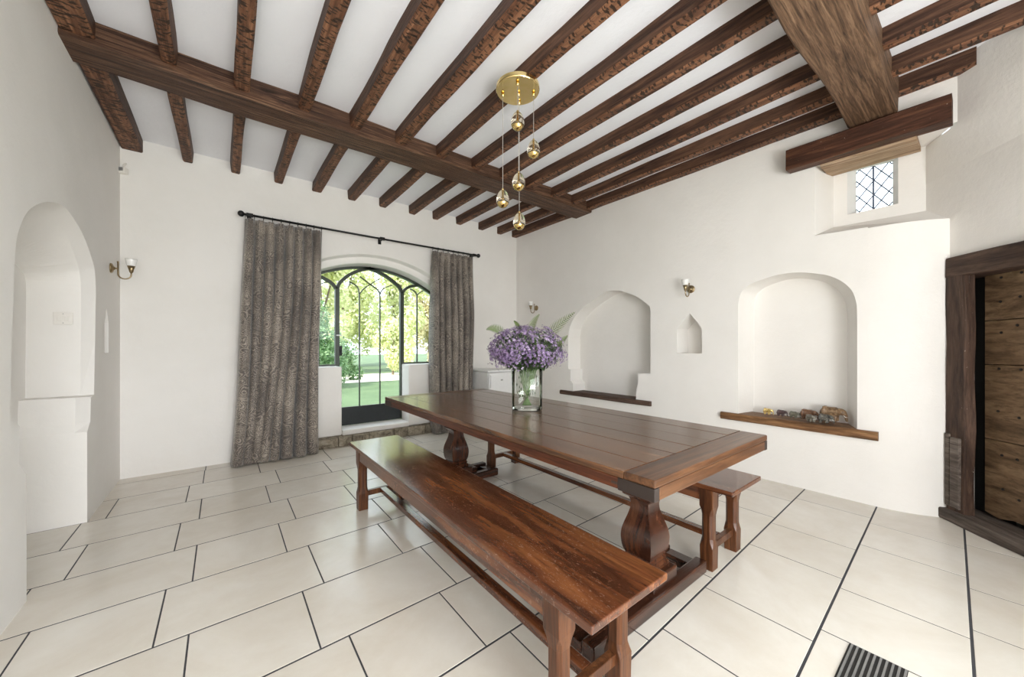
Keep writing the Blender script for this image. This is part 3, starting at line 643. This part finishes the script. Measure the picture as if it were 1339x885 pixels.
# ------------------------------------------------------------------ benches
def bench(label,x0,x1,y0,y1,la,lb,zt=0.475):
    cx=(x0+x1)/2; cy=(y0+y1)/2
    B=thing('bench',label,'bench',(cx,cy,0),0,'refectory benches along the table')
    w=(x1-x0)/2; l=(y1-y0)/2
    bm=bmesh.new(); n=24; rings=[]
    for i in range(n+1):
        y=-l+2*l*i/n; s=noise.noise(Vector((y*1.5,x0,3)))*0.002
        rings.append([(-w+s,y,zt-0.026),(w+s,y,zt-0.026),(w+s,y,zt),(-w+s,y,zt)])
    loft(bm,rings); obj('seat',bm,M['bench'],B,bevel=0.004)
    xl=w-0.045
    for s_ in (-1,1):
        bm=bmesh.new(); box(bm,s_*(w-0.022)-0.010,s_*(w-0.022)+0.010,la-cy,lb-cy,zt-0.096,zt-0.027); obj('apron',bm,M['bench'],B,bevel=0.003)
    for yy in (la-cy,lb-cy):
        bm=bmesh.new(); box(bm,-xl,xl,yy-0.012,yy+0.012,zt-0.09,zt-0.027); obj('end_apron',bm,M['foot'],B,bevel=0.003)
        for s_ in (-1,1):
            bm=bmesh.new(); rings=[]
            for z,h,c in ((0,0.034,0.002),(0.125,0.036,0.002),(0.150,0.034,0.012),(0.17,0.031,0.014),(0.30,0.031,0.014),(0.325,0.034,0.012),(0.35,0.037,0.002),(zt-0.027,0.038,0.002)):
                rings.append([(s_*xl+x,yy+y,z) for x,y in ((-h+c,-h),(h-c,-h),(h,-h+c),(h,h-c),(h-c,h),(-h+c,h),(-h,h-c),(-h,-h+c))])
            loft(bm,rings); obj('leg',bm,M['leg'],B,bevel=0.0015,seg=1)
        bm=bmesh.new(); box(bm,-xl+0.03,xl-0.03,yy-0.016,yy+0.016,0.095,0.135); obj('cross_stretcher',bm,M['leg'],B,bevel=0.003)
    bm=bmesh.new(); box(bm,-0.024,0.024,la-cy+0.016,lb-cy-0.016,0.10,0.135); obj('long_stretcher',bm,M['bench'],B,bevel=0.004)
    return B
bench('scuffed reddish oak bench in the foreground, left of the table',0.80,1.197,0.665,3.15,0.835,2.94)
bench('oak bench on the far side of the table, facing the arched niches',2.115,2.52,0.815,3.28,0.955,3.10)

# ------------------------------------------------------------------ curtains
def curtain(label,top,bot,ztop,folds,seed,wave,lean):
    random.seed(seed); bm=bmesh.new(); NU,NV=folds*18,46; uvl=bm.loops.layers.uv.new('UVMap'); grid=[]
    ph=[random.uniform(-0.5,0.5) for _ in range(folds+2)]; wd=[random.uniform(0.75,1.3) for _ in range(folds)]; tot=sum(wd); cum=[0]
    for w_ in wd: cum.append(cum[-1]+w_/tot)
    am=[random.uniform(0.75,1.2) for _ in range(folds)]
    def warp(u):
        k=min(int(u*folds),folds-1); f=u*folds-k; return cum[k]+(cum[k+1]-cum[k])*f
    for j in range(NV+1):
        v=j/NV; row=[]
        for i in range(NU+1):
            u=i/NU; k=min(int(u*folds),folds-1); f=u*folds-k
            uu=u*(1-v)+warp(u)*v if True else u
            xa=top[0]+(top[1]-top[0])*u; xb=bot[0]+(bot[1]-bot[0])*warp(u)
            s=v**lean; x=xa+(xb-xa)*s
            a=(0.032+0.072*min(1,v*3.0))*(am[k]*math.sin(PI*f)+am[k]*0.0+ (1-math.sin(PI*f))*1.0 if False else 1.0)
            c=math.cos(2*PI*f); y=-a*am[k]*(2.0*abs(math.sin(PI*f))**0.62-1.0)
            x+=0.018*math.sin(2*PI*f)*min(1,v*2.5)*-1
            x+=0.02*math.sin(v*5+seed+k*0.7)*v
            y+=0.012*noise.noise(Vector((u*6,v*3,seed)))*(v>0.03)
            if v<0.09:  # pinch pleats
                pz=(1-v/0.09); y+=-0.010*pz*math.cos(6*PI*f)
            z=ztop*(1-v)+0.012*v
            if v>0.93: y-= (v-0.93)/0.07*0.03*(0.5+0.5*c)
            row.append((bm.verts.new((x,wave+y-0.03*v*v,z)),u,v))
        grid.append(row)
    wid=2.0*(bot[1]-bot[0])
    for j in range(NV):
        for i in range(NU):
            q=[grid[j][i],grid[j][i+1],grid[j+1][i+1],grid[j+1][i]]; f=bm.faces.new([p[0] for p in q])
            for lp,p in zip(f.loops,q): lp[uvl].uv=(p[1]*wid,(1-p[2])*ztop)
    o=obj('curtain',bm,M['curtain'],None,smooth=True); md=o.modifiers.new('solid','SOLIDIFY'); md.thickness=0.003
    tag(o,label,'curtain','patterned curtains at the garden window'); return o
RY,RZ=4.865,2.655
curtain('wide grey paisley curtain hanging on the left of the garden window',(0.19,0.93),(0.06,0.86),2.605,8,4,RY-0.02,1.3)
curtain('narrower grey paisley curtain on the right of the garden window',(2.36,3.04),(2.33,2.98),2.605,7,9,RY-0.02,1.0)
R=thing('curtain_rod','black iron curtain rod with ball ends above the garden window','curtain rod',(1.65,RY,RZ))
bm=bmesh.new(); tube(bm,[(-1.47,0,0),(0,0,-0.004),(1.47,0,0)],0.012,10); obj('pole',bm,M['iron'],R,smooth=True)
for s_ in (-1,1):
    bm=bmesh.new(); prof=[(0.013,0)]+[(0.03*math.sin(PI*i/8)+0.002,0.03-0.03*math.cos(PI*i/8)) for i in range(1,9)]; lathe(bm,prof,14)
    o=obj('finial',bm,M['iron'],R,smooth=True); o.location=(s_*1.465,0,0); o.rotation_euler=(0,s_*PI/2,0)
for x in (-1.42,0.0,1.42):
    bm=bmesh.new(); tube(bm,[(x,0,-0.014),(x,0.06,-0.016),(x,YB-RY-0.004,-0.016)],0.007); box(bm,x-0.02,x+0.02,YB-RY-0.010,YB-RY-0.001,-0.05,0.02); box(bm,x-0.03,x+0.03,-0.016,0.016,-0.018,0.016)
    obj('bracket',bm,M['iron'],R)
def ring_bm():
    bm=bmesh.new(); tube(bm,[(0,0.021*math.cos(2*PI*i/14),0.021*math.sin(2*PI*i/14)-0.008) for i in range(15)],0.0028,6,cap=False); tube(bm,[(0,0,-0.03),(0,0,-0.045)],0.0025,5); return bm
ro=obj('curtain_ring',ring_bm(),M['iron'],R,smooth=True); xs=[0.19+0.74*(i+0.0)/9 for i in range(10)]+[2.37+0.67*i/8 for i in range(9)]
for i,x in enumerate(xs):
    q=ro if i==0 else ro.copy()
    if i: C.objects.link(q)
    q.location=(x-1.65,0,0)

# ------------------------------------------------------------------ vase and flowers
VX,VY=1.695,1.99
V=thing('vase','oval clear glass vase of stems standing on the dining table','vase',(VX,VY,ZT+0.0012),math.radians(-38))
bm=bmesh.new(); n=40
def oval(rx,ry,z): return [(rx*math.copysign(abs(math.cos(2*PI*i/n))**0.8,math.cos(2*PI*i/n)),ry*math.copysign(abs(math.sin(2*PI*i/n))**0.8,math.sin(2*PI*i/n)),z) for i in range(n)]
loft(bm,[oval(0.110,0.062,0.0),oval(0.114,0.066,0.006),oval(0.115,0.067,0.15),oval(0.118,0.069,0.298),oval(0.116,0.067,0.300)],cap=False)
V.scale=(0.93,0.93,0.965); obj('glass_body',bm,M['crystal'],V,smooth=True)
bm=bmesh.new(); loft(bm,[oval(0.108,0.060,0.004),oval(0.109,0.061,0.027)]); obj('thick_base',bm,M['vase'],V,smooth=False)
G=thing('flower_bouquet','full bunch of lilac flowers with fern fronds in the glass vase','flowers',(VX,VY,ZT+0.035),math.radians(-38)); G.scale=(0.93,0.93,0.95)
random.seed(21)
bm=bmesh.new()
for i in range(34):
    a=random.uniform(0,2*PI); r0=random.random()**0.5; x0,y0=0.075*r0*math.cos(a),0.034*r0*math.sin(a); a2=a+random.uniform(-0.5,0.5); x1,y1=0.26*r0*math.cos(a2),0.20*r0*math.sin(a2)
    tube(bm,[(-x0*0.5,-y0*0.5,0.0),(x0*0.4,y0*0.4,0.12),(x0,y0,0.26),((x0+x1)/2,(y0+y1)/2,0.36),(x1,y1,0.48)],0.0028,5)
obj('stems',bm,M['stem'],G)
def leafcloud(n_,fn,size):
    bm=bmesh.new()
    for i in range(n_):
        p=Vector(fn()); q=Matrix.Rotation(random.uniform(0,6.3),3,'Z')@Matrix.Rotation(random.uniform(-1.2,1.2),3,'X'); s=size*random.uniform(0.6,1.3)
        vs=[bm.verts.new(p+q@Vector(c)*s) for c in ((0,-1,0),(0.32,-0.2,0.08),(0,1,0),(-0.32,-0.2,0.08))]; bm.faces.new(vs)
    return bm
def inpuff(r=1.0):
    while True:
        x,y,z=[random.uniform(-1,1) for _ in range(3)]
        if x*x+y*y+z*z<1: return (x*0.27*r,y*0.21*r,0.41+z*0.155*r)
bm=leafcloud(1900,lambda:inpuff(1.0) if random.random()<0.72 else (lambda p:(p[0]*0.62,p[1]*0.62,0.27+abs(p[2]-0.41)*0.7))(inpuff(1.0)),0.020); 
for _ in range(120):
    a=random.uniform(0,6.3); p=Vector((0.08*math.cos(a)*random.random(),0.035*math.sin(a)*random.random(),random.uniform(0.05,0.28)))
    q=Matrix.Rotation(random.uniform(0,6.3),3,'Z'); s=0.016
    bm.faces.new([bm.verts.new(p+q@Vector(c)*s) for c in ((0,0,-1),(0.3,0,0),(0,0.2,1),(-0.3,0,0))])
o=obj('foliage',bm,M['foliage'],G); o['kind']='stuff'
def blossom_bm(bm=None,at=None,rot=None,sc_=1.0):
    bm=bm or bmesh.new(); at=at or Vector(); rot=rot or Matrix.Identity(3)
    for c in range(7):
        a=c*2.4; rr=0.0075*math.sqrt(c)*1.6; base=Vector((rr*math.cos(a),rr*math.sin(a),0.006-rr*0.35)); tilt=Matrix.Rotation(rr*32,3,Vector((-math.sin(a),math.cos(a),0)))
        for k in range(5):
            t=k*2*PI/5+c; 
            pts=[(0,0,0),(0.0052*math.cos(t-0.45),0.0052*math.sin(t-0.45),0.002),(0.0098*math.cos(t),0.0098*math.sin(t),0.0035),(0.0052*math.cos(t+0.45),0.0052*math.sin(t+0.45),0.002)]
            bm.faces.new([bm.verts.new(at+rot@(base+tilt@Vector(p))*sc_) for p in pts])
    return bm
def surf():
    a=random.uniform(0,2*PI); z=random.uniform(-0.75,1); r=math.sqrt(max(0,1-z*z)); k=random.uniform(0.80,1.06)*(1+0.12*noise.noise(Vector((a*2,z*3,1))))
    d=Vector((r*math.cos(a),r*math.sin(a),z)); p=Vector((d.x*0.285*k,d.y*0.23*k,0.415+d.z*0.170*k)); return p,d
def rotto(d): return Vector((0,0,1)).rotation_difference(d).to_matrix()
first=None; vd=Matrix.Rotation(math.radians(38),3,'Z')@Vector((-VX,-VY,0.2)).normalized()
S=[surf() for _ in range(290)]; S.sort(key=lambda q:-(q[1].dot(vd)))
stuff=bmesh.new()
for i,(p,d) in enumerate(S):
    if i<100:
        q=obj('blossom',blossom_bm(),M['petal'],G) if first is None else first.copy()
        if first is not None: C.objects.link(q)
        first=first or q; q.location=p; q.rotation_euler=rotto((d+Vector((0,0,0.4))).normalized()).to_euler(); s=random.uniform(1.25,1.6); q.scale=(s,s,s)
    else: blossom_bm(stuff,p,rotto((d+Vector((0,0,0.4))).normalized()),random.uniform(1.2,1.5))
o=obj('blossom',stuff,M['petal'],G); o['kind']='stuff'
bm=bmesh.new()
for i in range(130):
    p,d=surf(); p=p+d*0.02; lathe(bm,[(0.0005,-0.004),(0.0035,0),(0.0005,0.005)],5,p)
o=obj('bud',bm,M['bud'],G); o['kind']='stuff'
def frond(p0,p1,bend,wid):
    bm=bmesh.new(); p0,p1,bend=Vector(p0),Vector(p1),Vector(bend); N=20; pts=[]
    for i in range(N+1):
        t=i/N; pts.append(p0*(1-t)**2+bend*2*t*(1-t)+p1*t*t)
    tube(bm,pts,[0.0016*(1-0.6*i/N) for i in range(N+1)],5)
    side0=(p1-p0).cross(Vector((-0.25,-1,0.15))).normalized()
    for i in range(3,N):
        t=(pts[i+1]-pts[i-1]).normalized(); s=side0-t*side0.dot(t); s.normalize(); L_=wid*math.sin(PI*min(1,(i/N)*0.62+0.38))*1.15+0.004; nn=t.cross(s)
        for sg in (-1,1):
            dr=(s*sg+t*0.55).normalized(); b0=pts[i]; w_=0.005
            vs=[bm.verts.new(b0-t*w_*0.6),bm.verts.new(b0+dr*L_*0.5-t*w_*0.7-nn*0.002),bm.verts.new(b0+dr*L_-nn*0.006),bm.verts.new(b0+dr*L_*0.5+t*w_*0.7-nn*0.002),bm.verts.new(b0+t*w_*0.6)]; bm.faces.new(vs)
    return bm
for p0,p1,bd,wd_ in (((0.15,0,0.50),(0.36,-0.05,0.69),(0.23,-0.02,0.60),0.045),((-0.17,0,0.52),(-0.31,-0.03,0.56),(-0.24,0,0.60),0.035),((0.02,0,0.50),(0.10,0.03,0.68),(0.03,0,0.62),0.032),((0.2,0.02,0.42),(0.31,0.0,0.52),(0.25,0,0.46),0.03),((-0.05,0.03,0.53),(-0.10,0.05,0.63),(-0.06,0.03,0.60),0.02)):
    obj('fern_frond',frond(p0,p1,bd,wd_),M['fern'],G)

# ------------------------------------------------------------------ pendant light
PL=thing('pendant_light','gold ceiling plate with five glass egg drops on thin cables','pendant light',(1.666,2.059,3.108))
bm=bmesh.new(); lathe(bm,[(0.150,0.0),(0.155,-0.004),(0.156,-0.030),(0.151,-0.037),(0.0,-0.038)][:4],56); obj('ceiling_plate',bm,M['brass'],PL,smooth=False,bevel=0.002)
drops=[((1.600,1.985),2.80),((1.765,2.0),2.665),((1.680,2.066),2.432),((1.594,2.142),2.312),((1.752,2.140),2.178)]
drops=[((1.605,1.985),2.80),((1.765,2.0),2.665),((1.680,2.066),2.432),((1.594,2.142),2.312),((1.742,2.135),2.178)]
for (x,y),z in drops:
    lx,ly_,lz=x-1.666,y-2.059,z-3.108
    bm=bmesh.new(); lathe(bm,[(0.002,-0.0385),(0.011,-0.041),(0.013,-0.050),(0.009,-0.060),(0.003,-0.064)],14,(lx,ly_,0)); bs=obj('cable_boss',bm,M['brass'],PL,smooth=True)
    bm=bmesh.new(); tube(bm,[(lx,ly_,-0.06),(lx,ly_,lz+0.068)],0.0019,6); obj('cable',bm,M['cable'],PL)
    bm=bmesh.new(); R_=0.046; H_=0.066
    def er(a): return R_*math.sin(a)*(1-0.16*math.cos(a))
    lathe(bm,[(max(er(PI*i/18),0.001),H_*math.cos(PI*i/18)) for i in range(19)],28,(lx,ly_,lz)); eg=obj('glass_egg',bm,M['egg'],PL,smooth=True)
    bm=bmesh.new(); lathe(bm,[(max(er(PI*i/18)*0.80,0.001),H_*0.86*math.cos(PI*i/18)-0.004) for i in range(11,19)],24,(lx,ly_,lz)); obj('gold_cup',bm,M['brass'],eg,smooth=True)
    bm=bmesh.new(); lathe(bm,[(0.0045,0.062),(0.0045,0.0),(0.010,-0.005),(0.010,-0.028)],12,(lx,ly_,lz)); lathe(bm,[(0.007,0.062),(0.009,0.066),(0.007,0.075)],12,(lx,ly_,lz)); obj('lamp_holder',bm,M['brass'],eg,smooth=True)

# ------------------------------------------------------------------ wall lights
def sconce(label,loc,rz,shade=True):
    S_=thing('wall_light',label,'wall light',loc,rz,'brass wall lights')   # local +x points out of the wall
    bm=bmesh.new(); lathe(bm,[(0.042,0.0005),(0.042,0.008),(0.036,0.014),(0.016,0.022),(0.008,0.03)],22); o=obj('backplate',bm,M['oldbrass'],S_,smooth=False); o.rotation_euler=(0,PI/2,0)
    bm=bmesh.new(); pts=[(0.028,0,0),(0.045,0,0)]; tube(bm,pts,0.007)
    tube(bm,[(0.045,0,0.055),(0.045,0,-0.045)]+[(0.085-0.04*math.cos(PI*i/10),0,-0.045-0.04*math.sin(PI*i/10)) for i in range(1,10)]+[(0.125,0,-0.045),(0.125,0,-0.025)],0.0055,8); lathe(bm,[(0.001,0.066),(0.008,0.06),(0.006,0.052)],10,(0.045,0,0))
    obj('arm',bm,M['oldbrass'],S_,smooth=True)
    bm=bmesh.new(); lathe(bm,[(0.006,-0.03),(0.013,-0.022),(0.017,0.0),(0.027,0.032),(0.026,0.032),(0.014,0.0),(0.003,-0.015)],20,(0.125,0,0)); obj('lamp_cup',bm,M['oldbrass'],S_,smooth=True)
    bm=bmesh.new(); lathe(bm,[(0.022,0.025),(0.029,0.038),(0.036,0.075),(0.040,0.092),(0.037,0.092),(0.033,0.075),(0.026,0.040),(0.018,0.028)],24,(0.125,0,0)); obj('glass_shade',bm,M['opal'],S_,smooth=True)
sconce('brass wall light with white glass cup beside the left alcove',(XL+0.001,4.60,1.915),0)
sconce('brass wall light above the small pointed niche',(XR-0.001,1.955,1.862),PI)
sconce('brass wall light in the far right corner, just over the flowers',(XR-0.001,4.46,1.86),PI)
# motion sensor
S_=thing('motion_sensor','small white motion sensor high in the left corner','motion sensor',(-0.725,4.965,2.89),math.radians(-25))
bm=bmesh.new(); box(bm,-0.03,0.03,-0.045,0.012,-0.035,0.02); obj('housing',bm,M['plastic'],S_,bevel=0.008)
bm=bmesh.new(); box(bm,-0.02,0.02,-0.052,-0.046,-0.02,0.012); obj('lens',bm,M['grey'],S_,bevel=0.003)
bm=bmesh.new(); tube(bm,[(0,-0.01,0.018),(0.0,-0.005,0.05),(0.0,0.02,0.075)],0.009); obj('bracket',bm,M['plastic'],S_)
# switch plate in the alcove
S_=thing('wall_switch','white wall plate with two rockers inside the left alcove','wall switch',(-0.896,4.0625,1.445))
bm=bmesh.new(); box(bm,-0.046,0.046,-0.010,-0.0005,-0.044,0.044); pl=obj('plate',bm,M['plastic'],S_,bevel=0.003)
for x in (-0.016,0.016):
    bm=bmesh.new(); box(bm,x-0.011,x+0.011,-0.0145,-0.0105,-0.017,0.017); obj('rocker',bm,M['plastic'],S_,bevel=0.002)
for z in (-0.032,0.032):
    bm=bmesh.new(); lathe(bm,[(0.003,0),(0.003,0.002)],8); o=obj('screw',bm,M['grey'],S_); o.location=(0,-0.010,z); o.rotation_euler=(PI/2,0,0)
# floor vent
S_=thing('floor_vent','dark slatted grille set in the floor at the bottom right','floor vent',(1.94,0.262,0))
bm=bmesh.new(); box(bm,-0.13,0.13,-0.085,0.085,0.0006,0.0022); obj('backing',bm,M['dark'],S_)
bm=bmesh.new()
for i in range(10): box(bm,-0.13,0.13,-0.083+i*0.0172,-0.0765+i*0.0172,0.0022,0.006)
obj('slats',bm,M['grey'],S_)
# fridge
FX,FY=3.28,4.66
S_=thing('refrigerator','small white fridge standing in the far right corner','refrigerator',(FX,FY,0))
bm=bmesh.new(); box(bm,-0.25,0.25,-0.22,0.25,0.02,0.86); obj('body',bm,M['white'],S_,bevel=0.01)
bm=bmesh.new(); box(bm,-0.255,0.255,-0.235,0.255,0.862,0.888); obj('worktop',bm,M['white'],S_,bevel=0.006)
bm=bmesh.new(); box(bm,-0.25,0.25,-0.262,-0.222,0.05,0.856); dr=obj('door',bm,M['white'],S_,bevel=0.012)
bm=bmesh.new(); tube(bm,[(-0.235,-0.262,0.82),(-0.235,-0.285,0.80),(-0.235,-0.288,0.74),(-0.235,-0.285,0.66),(-0.235,-0.262,0.64)],0.008); obj('handle',bm,M['white'],dr,smooth=True)
bm=bmesh.new(); box(bm,-0.045,-0.005,-0.2645,-0.2623,0.735,0.755); obj('badge',bm,M['grey'],dr)
bm=bmesh.new()
for sx in (-1,1):
    for sy in (-1,1): bm=bmesh.new(); lathe(bm,[(0.018,0),(0.018,0.021)],10,(sx*0.2,sy*0.19,0)); obj('foot',bm,M['dark'],S_)

# ------------------------------------------------------------------ carved elephants
def skin_mesh(verts,edges,radii,root=0,sub=2):
    me=bpy.data.meshes.new('t'); me.from_pydata(verts,edges,[]); o=bpy.data.objects.new('t',me); C.objects.link(o)
    md=o.modifiers.new('s','SKIN'); md.use_smooth_shade=True
    for i,r in enumerate(radii): me.skin_vertices[0].data[i].radius=(r,r) if not isinstance(r,tuple) else r
    me.skin_vertices[0].data[root].use_root=True
    s=o.modifiers.new('u','SUBSURF'); s.levels=sub; s.render_levels=sub
    bpy.context.view_layer.update(); dg=bpy.context.evaluated_depsgraph_get(); ev=o.evaluated_get(dg); out=bpy.data.meshes.new_from_object(ev); bpy.data.objects.remove(o); return out
# unit elephant, 1 tall at the back, facing +x
ev=[(0,0,0.68),(-0.42,0,0.70),(0.36,0,0.72),(0.62,0,0.80),(0.86,0,0.78),(1.02,0,0.62),(1.10,0,0.40),(1.12,0,0.22),(1.20,0,0.12),
    (-0.42,0.17,0.48),(-0.42,0.18,0.22),(-0.42,0.18,0.04),(-0.42,-0.17,0.48),(-0.38,-0.18,0.22),(-0.36,-0.18,0.04),
    (0.36,0.17,0.48),(0.38,0.18,0.22),(0.40,0.18,0.04),(0.36,-0.17,0.48),(0.34,-0.18,0.22),(0.32,-0.18,0.04),(-0.66,0,0.70),(-0.74,0,0.45)]
ee=[(0,1),(0,2),(2,3),(3,4),(4,5),(5,6),(6,7),(7,8),(1,9),(9,10),(10,11),(1,12),(12,13),(13,14),(2,15),(15,16),(16,17),(2,18),(18,19),(19,20),(1,21),(21,22)]
ev=[(x*0.80,y,z) for x,y,z in ev]
er_=[0.40,0.37,0.36,0.26,0.29,0.17,0.11,0.085,0.06,0.20,0.15,0.16,0.20,0.15,0.16,0.19,0.145,0.155,0.19,0.145,0.155,0.12,0.03]
EM=skin_mesh(ev,ee,er_)
EM.name='elephant_body'
def ear_bm():
    bm=bmesh.new(); bmesh.ops.create_uvsphere(bm,u_segments=14,v_segments=8,radius=1.0)
    for v in bm.verts:
        x,y,z=v.co; v.co=(x*0.17*(1+0.25*z),y*0.035+0.02*x,z*0.23)
    return bm
def tusk_bm(s_):
    bm=bmesh.new(); tube(bm,[(0.74,s_*0.14,0.58),(0.86,s_*0.17,0.46),(1.0,s_*0.16,0.46)],[0.035,0.028,0.008],7); return bm
def elemat(name,a,b_,c,met=0.0,rough=0.4):
    m,nt,b=mat(name); v=coords(nt,(1,1,1)); n=tex_noise(nt,v,3.5,4,0.7,2.0); nt.links.new(ramp(nt,n,[(0.35,a),(0.5,b_),(0.68,c)]),b.inputs['Base Color']); b.inputs['Metallic'].default_value=met; b.inputs['Roughness'].default_value=rough; return m
EMT={'gold':elemat('gilded_brass',(0.35,0.22,0.05),(0.75,0.55,0.20),(0.95,0.8,0.45),0.6,0.3),'dark':elemat('dark_rosewood',(0.02,0.012,0.014),(0.06,0.035,0.035),(0.14,0.08,0.08)),
'green':elemat('dark_green_stone',(0.04,0.04,0.03),(0.11,0.10,0.07),(0.2,0.19,0.14)),'brown':elemat('red_brown_wood',(0.04,0.018,0.01),(0.15,0.07,0.035),(0.30,0.16,0.085)),
'grey':elemat('grey_stone',(0.07,0.06,0.05),(0.18,0.165,0.13),(0.30,0.28,0.23)),'big':elemat('carved_brown_wood',(0.06,0.032,0.015),(0.20,0.12,0.06),(0.36,0.24,0.13)),'black':elemat('black_grey_stone',(0.01,0.01,0.01),(0.06,0.055,0.045),(0.28,0.26,0.21))}
def elephant(label,mk,y,x,h,rz=-PI/2,z=0.5865):
    E_=thing('elephant_figurine',label,'figurine',(x,y,z),rz,'row of elephant figurines on the niche shelf'); E_.scale=(h,h,h)
    me=EM.copy(); me.materials.clear(); me.materials.append(EMT[mk]); b_=bpy.data.objects.new('body',me); C.objects.link(b_); b_.parent=E_; b_.location=(0,0,0.075)
    for s_ in (-1,1):
        o=obj('ear',ear_bm(),EMT[mk],E_,smooth=True); o.location=(0.52,s_*0.27,0.84); o.rotation_euler=(0,0.15,s_*0.45)
        o=obj('tusk',tusk_bm(s_),M['opal'],E_,smooth=True); o.location=(0,0,0.075)
elephant('tiny gilded elephant figurine at the far left end of the shelf','gold',1.275,4.10,0.056)
elephant('small near-black elephant figurine second from the left','dark',1.165,4.10,0.056)
elephant('small dark greenish elephant figurine third from the left','green',1.065,4.09,0.056)
elephant('reddish brown elephant figurine fourth from the left','brown',0.965,4.09,0.084)
elephant('small round grey elephant figurine standing in front of the reddish one','grey',0.925,4.015,0.056,-PI*0.75)
elephant('largest brown elephant figurine at the right end of the shelf','big',0.815,4.13,0.118)
elephant('black and grey elephant figurine in front of the largest one','black',0.835,4.02,0.072)

# ------------------------------------------------------------------ garden
bm=bmesh.new()
vs=[bm.verts.new(p) for p in ((-40,-30,-0.14),(45,-30,-0.14),(45,60,-0.14),(-40,60,-0.14))]; bm.faces.new(vs)
o=obj('lawn',bm,M['lawn']); tag(o,'sunlit green lawn beyond the garden window','lawn',kind='stuff')
bm=bmesh.new(); vs=[bm.verts.new(p) for p in ((-12,14.5,-0.128),(22,14.5,-0.128),(22,18.5,-0.128),(-12,18.5,-0.128))]; bm.faces.new(vs)
tag(obj('garden_path',bm,M['gravel']),'pale gravel strip between the lawn and the hedge','path')
def shrub_mesh(seed,n_,size):
    random.seed(seed); bm=bmesh.new(); cs=[]
    for _ in range(15):
        a=random.uniform(0,2*PI); r=random.uniform(0,0.62); z=random.uniform(0.18,0.95); cs.append((Vector((r*math.cos(a)*(1.15-z*0.5),r*math.sin(a)*(1.15-z*0.5),z)),random.uniform(0.26,0.40)))
    for i in range(n_):
        c,r=random.choice(cs); d=Vector([random.gauss(0,1) for _ in range(3)]).normalized(); p=c+d*r*random.uniform(0.75,1.05)
        if p.z<0.0: p.z=abs(p.z)*0.3
        q=rotto(d)@Matrix.Rotation(random.uniform(0,6.3),3,'Z')@Matrix.Rotation(random.uniform(-0.9,0.9),3,'X'); s=size*random.uniform(0.6,1.4)
        bm.faces.new([bm.verts.new(p+q@Vector(k)*s) for k in ((0,-1,0),(0.42,0,0.1),(0,1,0),(-0.42,0,0.1))])
    return bm
def shrub(label,cat,name,x,y,w,h,mk,bmseed,n_=4000,size=0.10,group='shrubs and trees along the garden edge'):
    S_=thing(name,label,cat,(x,y,-0.14),0,group)
    random.seed(bmseed); bm=bmesh.new(); cs=[]
    for _ in range(18):
        a=random.uniform(0,2*PI); r=random.uniform(0,0.66); z=random.uniform(0.12,0.9); cs.append((Vector((r*math.cos(a)*(1.15-z*0.5)*w,r*math.sin(a)*(1.15-z*0.5)*w,z*h)),random.uniform(0.24,0.36)))
    for i in range(n_):
        c,r=random.choice(cs); d=Vector([random.gauss(0,1) for _ in range(3)]).normalized(); p=c+Vector((d.x*w,d.y*w,d.z*min(h,w*1.3)))*r*random.uniform(0.7,1.05)
        if p.z<0.0: p.z=abs(p.z)*0.3
        q=rotto(d)@Matrix.Rotation(random.uniform(0,6.3),3,'Z')@Matrix.Rotation(random.uniform(-0.9,0.9),3,'X'); s=size*random.uniform(0.6,1.4)
        bm.faces.new([bm.verts.new(p+q@Vector(k)*s) for k in ((0,-1,0),(0.5,0,0.1),(0,1,0),(-0.5,0,0.1))])
    obj('foliage',bm,M[mk],S_)
    bm=bmesh.new(); tube(bm,[(0,0,0),(0.05*w,0,0.35*h),(0,0.03*w,0.8*h)],[0.05*w,0.035*w,0.01*w],7)
    for a in (0.5,2.4,4.4): tube(bm,[(0,0,0.25*h),(0.4*w*math.cos(a),0.4*w*math.sin(a),0.62*h)],[0.03*w,0.01*w],6)
    obj('trunk',bm,M['bark'],S_)
shrub('dark green bush at the left of the lawn, nearest the window','shrub','garden_shrub',2.0,13.4,1.6,2.7,'leafB',1,9000,0.06)
shrub('low deep green bush behind the left end of the lawn','shrub','garden_shrub',3.5,16.0,1.2,1.5,'leafB',2,6000,0.06)
shrub('light green bush at the right back of the lawn','shrub','garden_shrub',10.9,16.0,1.2,2.3,'leafA',10,6000,0.07)
shrub('bronze-green bush at the back of the lawn under the middle tree','shrub','garden_shrub',8.9,17.0,1.3,2.3,'leafC',9,6000,0.07)
shrub('yellow-green bush just left of the bronze-green one','shrub','garden_shrub',6.4,17.4,1.2,2.7,'leafA',15,6000,0.07)
shrub('deep green bush left of the tall pale tree','shrub','garden_shrub',-0.8,14.5,1.7,3.0,'leafB',11)
shrub('tall pale green tree filling the left of the garden window','tree','garden_tree',3.6,19.6,2.4,8.5,'leafA',3,9000,0.12)
shrub('tall yellow-green tree behind the middle of the lawn','tree','garden_tree',8.0,20.6,2.4,9.0,'leafA',4,9000,0.12)
shrub('bronze-tinted tree behind the right of the lawn','tree','garden_tree',12.3,19.8,2.3,8.5,'leafC',5,9000,0.12)
shrub('yellow-green tree beyond the left curtain','tree','garden_tree',-1.2,20.0,2.4,8.5,'leafA',8,7000,0.12)
shrub('pale green tree at the far right of the garden','tree','garden_tree',16.8,18.0,2.3,8.5,'leafA',6,6000,0.12)
shrub('tall tree at the very back between the pale and the yellow-green tree','tree','garden_tree',6.2,26.5,3.3,12.0,'leafA',12,9000,0.14)
shrub('tall bronze tree at the very back right','tree','garden_tree',12.6,26.5,3.3,12.0,'leafC',13,9000,0.14)
